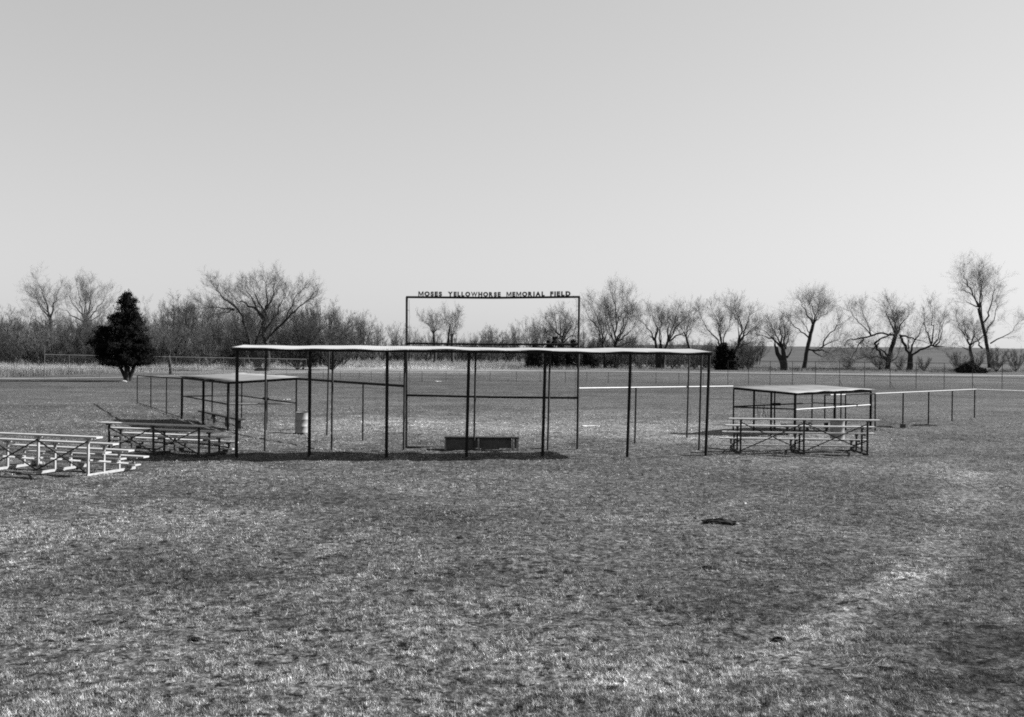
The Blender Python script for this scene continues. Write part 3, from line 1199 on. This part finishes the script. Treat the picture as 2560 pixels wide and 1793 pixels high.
hero_tree("bare_tree", "dark spreading bare tree with a long arching limb and drooping branches", Z7,
          [[(1415, 955), (1425, 870), (1440, 800), (1465, 720), (1480, 660)]],
          [[(1405, 880), (1340, 800), (1290, 740), (1330, 700), (1400, 660), (1440, 650)], [(1480, 670), (1400, 655), (1320, 665), (1230, 690), (1130, 700), (1085, 745)],
           [(1290, 670), (1270, 600), (1230, 510), (1200, 440)], [(1290, 670), (1180, 560), (1120, 490), (1110, 440)], [(1480, 660), (1490, 560), (1480, 460), (1470, 410)],
           [(1480, 660), (1440, 570), (1400, 490), (1390, 440)], [(1490, 660), (1530, 560), (1580, 490)], [(1230, 700), (1170, 780), (1120, 850), (1100, 880)],
           [(1320, 740), (1250, 800), (1190, 840)], [(1400, 870), (1320, 850), (1230, 860), (1130, 880)], [(1420, 900), (1480, 860), (1500, 780)], [(1430, 850), (1360, 790), (1300, 780), (1240, 760)]],
          0.7, 3, brush=1.3, bl=.14, spread=.2)
hero_tree("bare_tree", "bare tree with thick pale forked trunk and a limb reaching right", Z7,
          [[(1605, 960), (1605, 890), (1605, 830)]],
          [[(1605, 840), (1560, 760), (1520, 700), (1490, 670)], [(1600, 830), (1605, 760), (1610, 705)], [(1605, 840), (1680, 790), (1760, 755), (1880, 765)],
           [(1760, 755), (1770, 650), (1760, 520), (1750, 430)], [(1780, 750), (1830, 700), (1850, 600), (1880, 520)], [(1760, 740), (1710, 640), (1690, 540), (1680, 480)],
           [(1490, 670), (1560, 690), (1660, 715), (1750, 745)], [(1800, 755), (1860, 660), (1890, 570)]],
          0.85, 4, brush=.8, bl=.14, spread=.15, extra_limbs=1)
hero_tree("bare_tree", "bare leaning tree rising out of dark brush at far right", Z7,
          [[(2140, 940), (2130, 850), (2110, 760)]],
          [[(2110, 760), (2060, 670), (1990, 600), (1960, 520)], [(2115, 760), (2090, 640), (2100, 570), (2130, 510)], [(2120, 800), (2060, 780), (2000, 760)],
           [(2110, 760), (2180, 680), (2200, 610)], [(2115, 780), (2170, 720), (2240, 690)]],
          0.6, 5, brush=1.0, bl=.17)
hero_tree("bare_tree", "tallest bare tree, at the right edge above all the others", Z7,
          [[(2278, 945), (2270, 850), (2246, 680), (2213, 540), (2190, 440)]],
          [[(2190, 440), (2150, 330), (2120, 250), (2090, 180)], [(2190, 440), (2200, 300), (2170, 190), (2165, 115)], [(2210, 520), (2230, 380), (2250, 250), (2260, 140)],
           [(2180, 430), (2110, 400), (2060, 370)], [(2215, 780), (2150, 700), (2080, 620)], [(2150, 330), (2060, 290), (2020, 300)], [(2120, 250), (2050, 190), (2020, 140)],
           [(2250, 650), (2330, 540), (2380, 420), (2400, 300)], [(2230, 560), (2290, 420), (2330, 280), (2340, 180)], [(2280, 740), (2400, 660), (2460, 560)]],
          0.6, 6, brush=.75, bl=.11, spread=.2)
hero_tree("bare_tree", "tall full bare tree just right of the sign frame", Z5,
          [[(490, 770), (480, 640), (485, 560)]],
          [[(485, 560), (495, 430), (500, 300), (480, 190), (460, 110)], [(485, 560), (530, 470), (560, 390), (590, 260), (590, 150)], [(480, 560), (430, 470), (390, 350), (400, 250)],
           [(490, 560), (560, 490), (620, 440), (660, 340)], [(490, 580), (580, 550), (660, 530)], [(490, 500), (450, 380), (430, 280), (420, 200)], [(500, 400), (540, 300), (540, 200)]],
          0.5, 7, brush=1.0, bl=.15, spread=.25)
hero_tree("bare_tree", "bare tree crowding the left side of the tallest tree right of the sign frame", Z5,
          [[(395, 765), (385, 640), (370, 560)]],
          [[(370, 560), (350, 450), (300, 370), (250, 310), (240, 250)], [(375, 570), (330, 500), (270, 480)], [(375, 560), (360, 400), (310, 280), (290, 200)],
           [(380, 600), (430, 520), (460, 460)], [(372, 560), (385, 450), (360, 330)]],
          0.42, 27, brush=1.0, bl=.15, spread=.25)
hero_tree("bare_tree", "wide bare tree with several trunks behind the canopy's right half", Z5,
          [[(880, 770), (875, 650), (880, 560)], [(900, 770), (915, 620), (940, 540)], [(850, 770), (845, 640), (830, 520)]],
          [[(880, 560), (875, 440), (900, 370), (890, 280)], [(830, 520), (790, 440), (730, 370), (710, 350)], [(830, 520), (850, 420), (810, 360), (780, 300)],
           [(940, 540), (1000, 420), (1080, 340), (1130, 280)], [(940, 540), (960, 460), (1000, 330), (1020, 270)], [(945, 540), (1040, 480), (1110, 460), (1170, 410)],
           [(940, 530), (960, 400), (970, 310)], [(840, 540), (790, 500), (740, 470)]],
          0.5, 8, brush=1.05, bl=.16, spread=.25)
hero_tree("bare_tree", "small crooked bare tree between two wide trees behind the canopy's end", Z5,
          [[(1170, 760), (1150, 660), (1120, 560), (1100, 490)]],
          [[(1100, 490), (1060, 470), (1050, 430)], [(1105, 500), (1120, 420), (1140, 350)], [(1110, 520), (1160, 440), (1180, 380)]],
          0.4, 9, brush=1.1, bl=.2)
hero_tree("bare_tree", "wide bare tree with a dark cedar bush at its foot", Z5,
          [[(1440, 780), (1420, 680), (1400, 600)], [(1500, 780), (1520, 650), (1560, 560)]],
          [[(1400, 600), (1360, 500), (1290, 430), (1240, 340), (1220, 260)], [(1410, 600), (1400, 470), (1380, 370), (1330, 250)], [(1420, 600), (1440, 470), (1480, 380), (1500, 290)],
           [(1560, 560), (1590, 450), (1550, 350), (1490, 270), (1450, 230)], [(1560, 560), (1610, 470), (1640, 380), (1670, 290)], [(1570, 560), (1600, 400), (1570, 300), (1550, 220)],
           [(1540, 600), (1640, 560), (1700, 500)], [(1580, 520), (1660, 440), (1720, 380)]],
          0.55, 10, brush=1.0, bl=.15, spread=.25)
hero_tree("bare_tree", "huge old bare tree with twisted limbs behind the canopy's left end", Z2,
          [[(1690, 825), (1670, 740), (1640, 690)], [(1740, 830), (1750, 740), (1740, 640)]],
          [[(1740, 640), (1725, 520), (1720, 420), (1660, 370), (1590, 330), (1530, 320)], [(1725, 520), (1730, 400), (1745, 320), (1730, 240), (1715, 180)],
           [(1750, 600), (1820, 520), (1890, 460), (1960, 400), (2020, 350), (2080, 290)], [(1640, 690), (1600, 560), (1560, 430), (1490, 350), (1420, 310), (1350, 240), (1330, 190)],
           [(1490, 380), (1400, 370), (1290, 375)], [(1495, 385), (1420, 400), (1330, 420)], [(1600, 620), (1540, 600), (1440, 590), (1320, 575)],
           [(1720, 560), (1800, 440), (1850, 330), (1880, 250)], [(1720, 450), (1640, 300), (1570, 240)], [(1760, 620), (1880, 610), (1990, 560)],
           [(1640, 690), (1560, 660), (1460, 690), (1380, 680)], [(1720, 420), (1800, 270), (1790, 210)], [(1730, 400), (1680, 290), (1660, 220)], [(1890, 460), (1930, 360), (1960, 280), (2000, 240)]],
          0.66, 11, brush=1.35, bl=.13, spread=.22)
hero_tree("bare_tree", "tall bare tree at the left edge, left of its forked neighbour", Z2,
          [[(195, 768), (195, 600), (190, 450)]],
          [[(190, 450), (150, 380), (110, 330), (70, 260)], [(190, 450), (170, 330), (150, 240), (130, 190)], [(190, 450), (200, 340), (220, 260), (230, 220)], [(190, 460), (230, 370), (260, 310)],
           [(192, 560), (140, 480), (90, 440)]],
          0.46, 12, brush=.75, bl=.13, twig='pale_twig')
hero_tree("bare_tree", "tall bare tree with fan shaped crown beside the dark cedar", Z2,
          [[(435, 764), (437, 600), (437, 465)]],
          [[(437, 465), (400, 400), (350, 330), (330, 260)], [(437, 465), (420, 380), (400, 280), (390, 210)], [(437, 465), (470, 360), (490, 270), (480, 210)],
           [(440, 460), (500, 390), (540, 310), (550, 250)], [(437, 470), (360, 430), (300, 380)], [(440, 470), (540, 420), (590, 360)], [(437, 465), (440, 350), (440, 240)]],
          0.46, 13, brush=.75, bl=.13, twig='pale_twig')
hero_tree("bare_tree", "small forked bare tree in the dry grass right of the cedar", Z2,
          [[(1055, 850), (1050, 780), (1040, 710)]],
          [[(1040, 710), (1000, 670), (950, 640)], [(1045, 710), (1050, 650), (1100, 600), (1140, 570)], [(1040, 710), (1030, 640), (1010, 590)]],
          0.24, 14, brush=1.0, bl=.18, twig='pale_twig')
hero_tree("bare_tree", "far bare tree under the left letters of the sign frame", Z4,
          [[(375, 725), (370, 560), (365, 480)]],
          [[(365, 480), (340, 420), (290, 370), (265, 345)], [(365, 480), (360, 400), (345, 340)], [(365, 470), (400, 430), (440, 440)], [(365, 470), (390, 390), (400, 350)]],
          0.45, 15, brush=1.0, bl=.16)
hero_tree("bare_tree", "far bare tree with forked top, tallest inside the sign frame", Z4,
          [[(530, 725), (525, 560), (525, 500)], [(480, 620), (495, 480), (510, 400)]],
          [[(525, 500), (540, 420), (570, 350), (590, 310)], [(525, 500), (520, 420), (530, 360), (540, 310)], [(510, 400), (480, 360), (455, 310)]],
          0.45, 16, brush=1.0, bl=.16)
hero_tree("bare_tree", "dense rounded bare tree at the right side of the sign frame", Z4,
          [[(1500, 770), (1500, 620), (1490, 540)]],
          [[(1490, 540), (1430, 450), (1380, 390), (1350, 350)], [(1490, 540), (1440, 420), (1410, 320)], [(1490, 540), (1470, 420), (1460, 310)], [(1490, 540), (1510, 430), (1510, 340)],
           [(1490, 540), (1550, 440), (1570, 370)], [(1495, 550), (1580, 480), (1610, 410)], [(1490, 560), (1420, 500), (1350, 470)]],
          0.42, 17, brush=1.2, bl=.15)


# ------------------------------------------------------------------ thicket: prototypes copied along the tree line
def proto_tree(name, seed, H, spread, trunk_f, nl, brush, dens, twig):
    r = random.Random(seed)
    t = thing(name, "x", "tree", (0, 0, 0))
    big, tw = [], []
    P = [Vector((0, 0, -.3))]
    d = Vector((r.uniform(-.1, .1), r.uniform(-.1, .1), 1)).normalized()
    for i in range(4):
        d = (d + rv(r, .05)).normalized()
        P.append(P[-1] + d * H * trunk_f / 4)
    r0 = H * .014
    for i in range(4):
        big.append((P[i], P[i + 1], r0 * (1.2 - .12 * i), r0 * (1.08 - .12 * i)))
    for k in range(nl):
        a = 2 * math.pi * (k + r.random() * .6) / nl
        s = spread * r.uniform(.3, 1.0)
        d = Vector((math.cos(a) * s, math.sin(a) * s, r.uniform(.7, 1.1))).normalized()
        p = lerp(P[2], P[4], r.uniform(0, 1))
        L = (H - p.z) * r.uniform(.6, .95)
        n = 8
        for i in range(n):
            d = (d + rv(r, .1) + uz * .07).normalized()
            q_ = p + d * L / n
            f0, f1 = i / n, (i + 1) / n
            big.append((p, q_, r0 * .5 * (1 - .85 * f0) + .01, r0 * .5 * (1 - .85 * f1) + .01))
            if f1 > .2:
                cnt = brush * L / n * 1.7
                for _ in range(int(cnt) + (r.random() < cnt % 1)):
                    side = d.cross(rv(r)).normalized()
                    sprout(r, tw, lerp(p, q_, r.random()), d * r.uniform(.5, 1) + side * r.uniform(.4, 1) + uz * .3, H * .17 * r.uniform(.6, 1.1), .016, 2, dens, .1)
            p = q_
    tubes_mesh("trunk", big, M['bark'], t, 5)
    tubes_mesh("crown", tw, M[twig], t, 3)
    t['height'] = float(np.percentile([s_[1].z for s_ in tw], 98.5))
    return t


protos = [proto_tree("thicket_tree", 21, 11, .75, .30, 8, 1.1, 2.3, 'pale_twig'),
          proto_tree("thicket_tree", 22, 11, .55, .40, 7, 1.1, 2.3, 'pale_twig'),
          proto_tree("thicket_tree", 23, 11, .95, .22, 9, 1.0, 2.3, 'pale_twig'),
          proto_tree("thicket_tree", 24, 11, .65, .34, 8, 1.2, 2.3, 'twig')]
shrubs = [proto_tree("bare_shrub", 31, 4.5, 1.2, .10, 12, 3.2, 2.0, 'pale_twig'),
          proto_tree("bare_shrub", 32, 4.5, 1.4, .08, 13, 3.2, 2.0, 'twig')]


def copy_tree(src, loc, sc, rz, label, group, cat):
    c = src.copy()
    COL.objects.link(c)
    c.location = loc
    c.scale = sc
    c.rotation_euler = (0, 0, rz)
    del c['height']
    c['label'] = label; c['group'] = group; c['category'] = cat
    for ch in src.children:
        k = ch.copy()
        COL.objects.link(k)
        k.parent = c
    return c


rr = random.Random(5)
# outline of the thicket's top in the photograph: column -> height of the crowns
prof_x = [-150, 80, 160, 280, 380, 480, 560, 700, 800, 850, 900, 960, 1040, 1110, 1160, 1220, 1300, 1360, 1450, 1520]
prof_y = [765, 765, 768, 768, 742, 744, 752, 745, 750, 775, 785, 806, 824, 826, 804, 816, 798, 792, 815, 850]
spots = []


def plant(src, px, Y, top, label, group, cat, srcH, wide=1.0):
    wide *= rr.uniform(.75, 1.6) if cat == 'tree' else rr.uniform(.7, 1.15)
    x = (px - CX) / F * Y
    yh = HOR + roll * (px - CX)
    Hh = 3.5 + (yh - top) / F * Y
    s = Hh / src['height']
    copy_tree(src, (x, Y, 0), (s * wide, s * wide, s), rr.uniform(0, 6.28), label, group, cat)


LT = "slender grey bare tree packed in the thicket behind the left dugout"
LM = "small grey bare tree in the far thicket seen through the sign frame"
LS = "grey leafless shrub filling the foot of the thicket at left"
LF = "grey leafless shrub low in the far thicket behind the outfield"
for i in range(80):
    px = -140 + 1000 * (i + rr.uniform(-.4, .4)) / 80
    Y = rr.uniform(196, 250) if (470 < px < 740 or px < 260) else rr.uniform(165, 235)
    top = float(np.interp(px, prof_x, prof_y)) + rr.choice((0, 5, 14, 30, 55)) + rr.uniform(-4, 6)
    plant(rr.choice(protos), px, Y, top, LT, "bare trees of the left thicket", "tree", 11, 0.85)
for i in range(58):
    px = 860 + 660 * (i + rr.uniform(-.4, .4)) / 58
    Y = rr.uniform(300, 345)
    top = float(np.interp(px, prof_x, prof_y)) + rr.choice((0, 4, 10, 18, 26, 34, 40)) + rr.uniform(-2, 4)
    plant(rr.choice(protos), px, Y, top, LM, "bare trees of the far thicket", "tree", 11, 0.85)
for i in range(60):
    px = -140 + 1010 * (i + rr.uniform(-.4, .4)) / 60
    plant(rr.choice(shrubs), px, rr.uniform(190, 225) if 540 < px < 720 else rr.uniform(166, 210), rr.uniform(800, 862), LS, "bare shrubs of the left thicket", "shrub", 4.5)
for i in range(40):
    px = 850 + 680 * (i + rr.uniform(-.4, .4)) / 40
    plant(rr.choice(shrubs), px, rr.uniform(292, 320), rr.uniform(848, 876), LF, "bare shrubs of the far thicket", "shrub", 4.5)
LB = "small grey bare tree on the far side of the pasture behind the right tree row"
for i in range(52):
    px = 1470 + 440 * (i + rr.uniform(-.4, .4)) / 52
    plant(rr.choice(protos), px, rr.uniform(285, 325), rr.uniform(842, 866) - (14 if px < 1600 else 0), LB, "bare trees behind the right tree row", "tree", 11, 1.0)
LR = "leafless shrub among the trunks of the right tree row"
for i in range(40):
    px = 1470 + 420 * (i + rr.uniform(-.4, .4)) / 40
    plant(rr.choice(shrubs), px, rr.uniform(212, 245), rr.uniform(862, 893), LR, "bare shrubs below the right trees", "shrub", 4.5)
for px, top in ((2200, 880), (2250, 890), (2310, 893), (2120, 897), (2395, 880), (2440, 878), (2490, 870), (2540, 874)):
    plant(rr.choice(shrubs), px, rr.uniform(212, 228), top, LR, "bare shrubs below the right trees", "shrub", 4.5)
for p in protos + shrubs:
    for ch in list(p.children):
        bpy.data.objects.remove(ch)
    bpy.data.objects.remove(p)


# ------------------------------------------------------------------ evergreens
def evergreen(name, label, cat, base, lobes, mat, n_bough, seed, leaf=0.2, trunk=None, cl_n=14, group=None):
    """lobes: (centre x offset, z0, z1, radius function, share): boughs of small needle sprays in layered shelves"""
    r = np.random.default_rng(seed)
    t = thing(name, label, cat, base, group)
    if trunk:
        mb = MB()
        for a, b, ra, rb in trunk:
            mb.tube(a, b, ra, rb, 8)
        off = Vector(base)
        mb.v = [p + off for p in mb.v]
        mb.build("trunk", M['bark'], t, True)
    Vv = []
    for cx_, z0, z1, rf_, share in lobes:
        nb = int(n_bough * share)
        for _ in range(nb):
            f = r.random() ** 1.15
            z = z0 + (z1 - z0) * f
            a = r.random() * 2 * np.pi
            L = rf_(f) * (0.45 + 0.72 * r.random() ** 1.6)
            k = int(5 + L * 6)
            tt = np.sqrt(r.random(k)) * 1.0
            px = cx_ + np.cos(a) * L * tt
            py = np.sin(a) * L * tt
            pz = z - 0.05 * L * tt + 0.12 * L * tt ** 2 + r.normal(0, .08, k)
            c = np.stack([px, py, pz], 1)
            c = np.repeat(c, cl_n, 0) + r.normal(0, .16, (k * cl_n, 3)) * np.array([1, 1, .7])
            n = len(c)
            s = leaf * (.5 + r.random((n, 1)))
            d1 = r.normal(0, 1, (n, 3)); d1 /= np.linalg.norm(d1, axis=1, keepdims=True)
            d2 = r.normal(0, 1, (n, 3)); d2 /= np.linalg.norm(d2, axis=1, keepdims=True)
            Vv.append(np.stack([c, c + d1 * s, c + (d1 * .5 + d2 * .4) * s], 1).reshape(-1, 3))
    V = np.concatenate(Vv)
    V[:, 2] = np.maximum(V[:, 2], 0.02)
    np_mesh("crown" if cat != "bush" else "foliage", V, np.arange(len(V)).reshape(-1, 3), mat, t)
    return t


cb = G(316, 953); cb.z = 0
sc_ = cb.y / F
def cz(py): return PY(316, py, cb.y).z
top = cz(734)
Rm = 64 * sc_
main = lambda f: Rm * 1.2 * (1.0 - f) ** .6 * (0.86 + .18 * math.sin(f * 31)) + .12
lob = lambda f: 34 * sc_ * math.sqrt(max(.03, 1 - (2 * f - 1) ** 2))
evergreen("cedar_tree", "dark dense evergreen cedar rising above the left fence", "tree", cb,
          [(2 * sc_, cz(913), top, main, .75), (-60 * sc_, cz(895), cz(820), lob, .17), (36 * sc_, cz(900), cz(835), lob, .12)], M['cedar'], 460, 4, 0.2,
          [(Vector((0, 0, -.2)), Vector((.1, 0, cz(915))), .34, .3), (Vector((0.15, .1, -.2)), Vector((.9, .1, cz(905))), .22, .18),
           (Vector((-.1, 0, .3)), Vector((-1.0, 0, cz(900))), .2, .15), (Vector((.1, 0, cz(915))), Vector((0.05, 0, top * .9)), .28, .03)], 12)
dome = lambda R_: (lambda f: R_ * math.sqrt(max(.05, 1 - f * f)))
for px, yb, yt, wpx, lab in [(1810, 925, 858, 34, "black cedar bush at the foot of a wide bare tree"),
                             (1335, 921, 862, 26, "dark evergreen bush seen behind the sign frame's right post, leftmost of its clump"),
                             (1385, 921, 842, 32, "dark evergreen bush, tallest of the clump behind the sign frame"),
                             (1430, 921, 852, 26, "dark evergreen bush just left of the sign frame's right post"),
                             (1475, 921, 868, 24, "dark evergreen bush just right of the sign frame's right post"),
                             (590, 921, 872, 20, "dark evergreen bush below the canopy's left corner"),
                             (775, 919, 868, 16, "dark evergreen bush at the right end of the tall left fence"),
                             (2425, 933, 905, 44, "wide low dark bush under the leaning tree at far right")]:
    b = G(px, yb); b.z = 0
    s = b.y / F
    yh = HOR + roll * (px - CX)
    hh = 3.5 + (yh - yt) * s
    evergreen("evergreen_bush", lab, "bush", b, [(wpx * s * (-.45 + .1 * math.sin(px)), 0.05, hh * (.72 + .14 * math.sin(px * 3)), dome(wpx * s * .5), .34), (wpx * s * .05, 0.05, hh, dome(wpx * s * .55), .36),
                     (wpx * s * .5, 0.05, hh * (.62 + .2 * math.sin(px * 5)), dome(wpx * s * .5), .3)], M['shrub'] if px != 1810 else M['cedar'], 170, int(px), 0.3, None, 9)

# ------------------------------------------------------------------ small things lying about
def lump(name, label, cat, px, py, lx, ly, hz, mat, seed, rot=0.0, group=None):
    r = random.Random(seed)
    b = G(px, py); b.z = float(gz(b.x, b.y))
    t = MB()
    n, mrows = 14, 6
    c, s = math.cos(rot), math.sin(rot)
    for j in range(mrows + 1):
        th = math.pi / 2 * j / mrows
        for i in range(n):
            a = 2 * math.pi * i / n
            k = 1 + r.uniform(-.4, .35)
            x, y = lx * math.cos(a) * math.cos(th) * k, ly * math.sin(a) * math.cos(th) * k
            t.v.append(Vector((b.x + x * c - y * s, b.y + x * s + y * c, b.z - .01 + hz * math.sin(th) * (1 + r.uniform(-.2, .2)))))
    for j in range(mrows):
        for i in range(n):
            i2 = (i + 1) % n
            t.f.append((j * n + i, j * n + i2, (j + 1) * n + i2, (j + 1) * n + i))
    t.f.append(tuple(mrows * n + i for i in range(n)))
    # own origin at the base
    t.v = [p - b for p in t.v]
    o = t.build(name, mat)
    o.location = b
    return tag(o, label, cat, group)


lump("soil_or_shadow_lump", "long black ridge of bare soil in the grass, right foreground", "soil clod", 1800, 1311, .36, .11, .10, M['soil'], 1, -.45)
lump("soil_or_shadow_lump", "small dark soil clod in the grass below the long black ridge", "soil clod", 1775, 1425, .16, .08, .06, M['soil'], 2, -.1)
lump("soil_or_shadow_lump", "small round dark soil clod in the middle of the foreground grass", "soil clod", 1150, 1345, .07, .05, .05, M['soil'], 3)
lump("soil_or_shadow_lump", "dark soil clod in the lower right grass beside the bright worn strip", "soil clod", 1945, 1597, .09, .06, .06, M['soil'], 4)
lump("soil_or_shadow_lump", "small dark soil clod in the lower left foreground grass", "soil clod", 488, 1600, .08, .05, .05, M['soil'], 5)
lump("soil_or_shadow_lump", "low dark ridge of soil beside the first fence post right of the right dugout", "soil clod", 2208, 1067, .55, .16, .08, M['soil'], 11, .02)  # added dark rut, its black colour draws a strip of ground shadow
lump("soil_or_shadow_lump", "low dark ridge of soil between the second and third posts of the right rail fence", "soil clod", 2310, 1064, .7, .16, .08, M['soil'], 12, -.03)  # second added rut, likewise dark in place of a shadow on the grass
lump("pale_stone", "white stone in the grass above the long black soil ridge", "stone", 1862, 1261, .05, .04, .05, M['stone'], 6)
lump("pale_stone", "small white stone in the grass at right, alone near worn strip", "stone", 2184, 1389, .03, .03, .035, M['stone'], 7)
lump("pale_stone", "white stone at the foot of the dark cedar", "stone", 311, 955, .32, .2, .16, M['stone'], 8)


def scrap(label, px, py, lx, ly, seed):
    r = random.Random(seed)
    b = G(px, py); b.z = float(gz(b.x, b.y)) + .02
    mb = MB()
    n, k = 5, 4
    for lay in (0.004, 0):
        for j in range(k):
            for i in range(n):
                q = random.Random(seed * 100 + j * n + i)
                mb.v.append(Vector((lx * (i / (n - 1) - .5) + q.uniform(-.02, .02), ly * (j / (k - 1) - .5) + q.uniform(-.02, .02), q.uniform(0, .05) + lay)))
    o2 = n * k
    for j in range(k - 1):
        for i in range(n - 1):
            a = j * n + i
            mb.f.append((a, a + 1, a + n + 1, a + n)); mb.f.append((o2 + a, o2 + a + n, o2 + a + n + 1, o2 + a + 1))
    o = mb.build("paper_scrap", M['paper'])
    o.location = b
    tag(o, label, "litter")


scrap("white scrap lying near the low outfield fence", 1095, 954.5, .75, 1.2, 1)
scrap("thin white scrap on the infield grass right of the sign frame", 1475, 1068, .7, .25, 2)
scrap("pale crumpled scrap on the grass above the left trash drum", 718, 1000, .4, .5, 3)

# dry weed stalks behind the right dugout's end
b = G(1908, 1046); b.z = 0
t = thing("dry_weed", "spindly dry weed stalks seen through the right dugout's end", "weed", b)
r = random.Random(8)
mb = MB()
for i in range(9):
    p = b + Vector((r.uniform(-.3, .4), r.uniform(-.2, .2), 0))
    d = Vector((r.uniform(-.25, .25), r.uniform(-.2, .2), 1)).normalized()
    for k in range(4):
        q = p + d * r.uniform(.25, .4)
        mb.tube(p, q, .012 - .002 * k, .010 - .002 * k, 4)
        if k:
            s = (d + rv(r, .6)).normalized()
            mb.tube(q, q + s * r.uniform(.12, .25), .007, .003, 4)
        p = q; d = (d + rv(r, .1)).normalized()
mb.build("stalks", M['weed'], t)

# fallen branch in the lower right grass
b = G(2150, 1688); b.z = float(gz(b.x, b.y))
t = thing("fallen_branch", "pale fallen branch with side twigs lying in the lower right grass", "branch", b)
r = random.Random(3)
mb = MB()
p = b + Vector((-.28, .05, .03)); d = Vector((1, .18, .02)).normalized()
for k in range(7):
    q = p + d * .085
    mb.tube(p, q, .0075 - .0007 * k, .0068 - .0007 * k, 5)
    if k in (1, 3, 4, 5):
        e = (d + Vector((0, r.choice((-1, 1)) * .8, r.uniform(.1, .5)))).normalized()
        mb.tube(q, q + e * .11, .004, .002, 4)
        mb.tube(q + e * .11, q + e * .11 + (e + rv(r, .4)).normalized() * .07, .0025, .0012, 4)
    p = q; d = (d + Vector((0, r.gauss(0, .12), r.gauss(0, .05)))).normalized()
mb.build("twigs", M['pale_wood'], t)
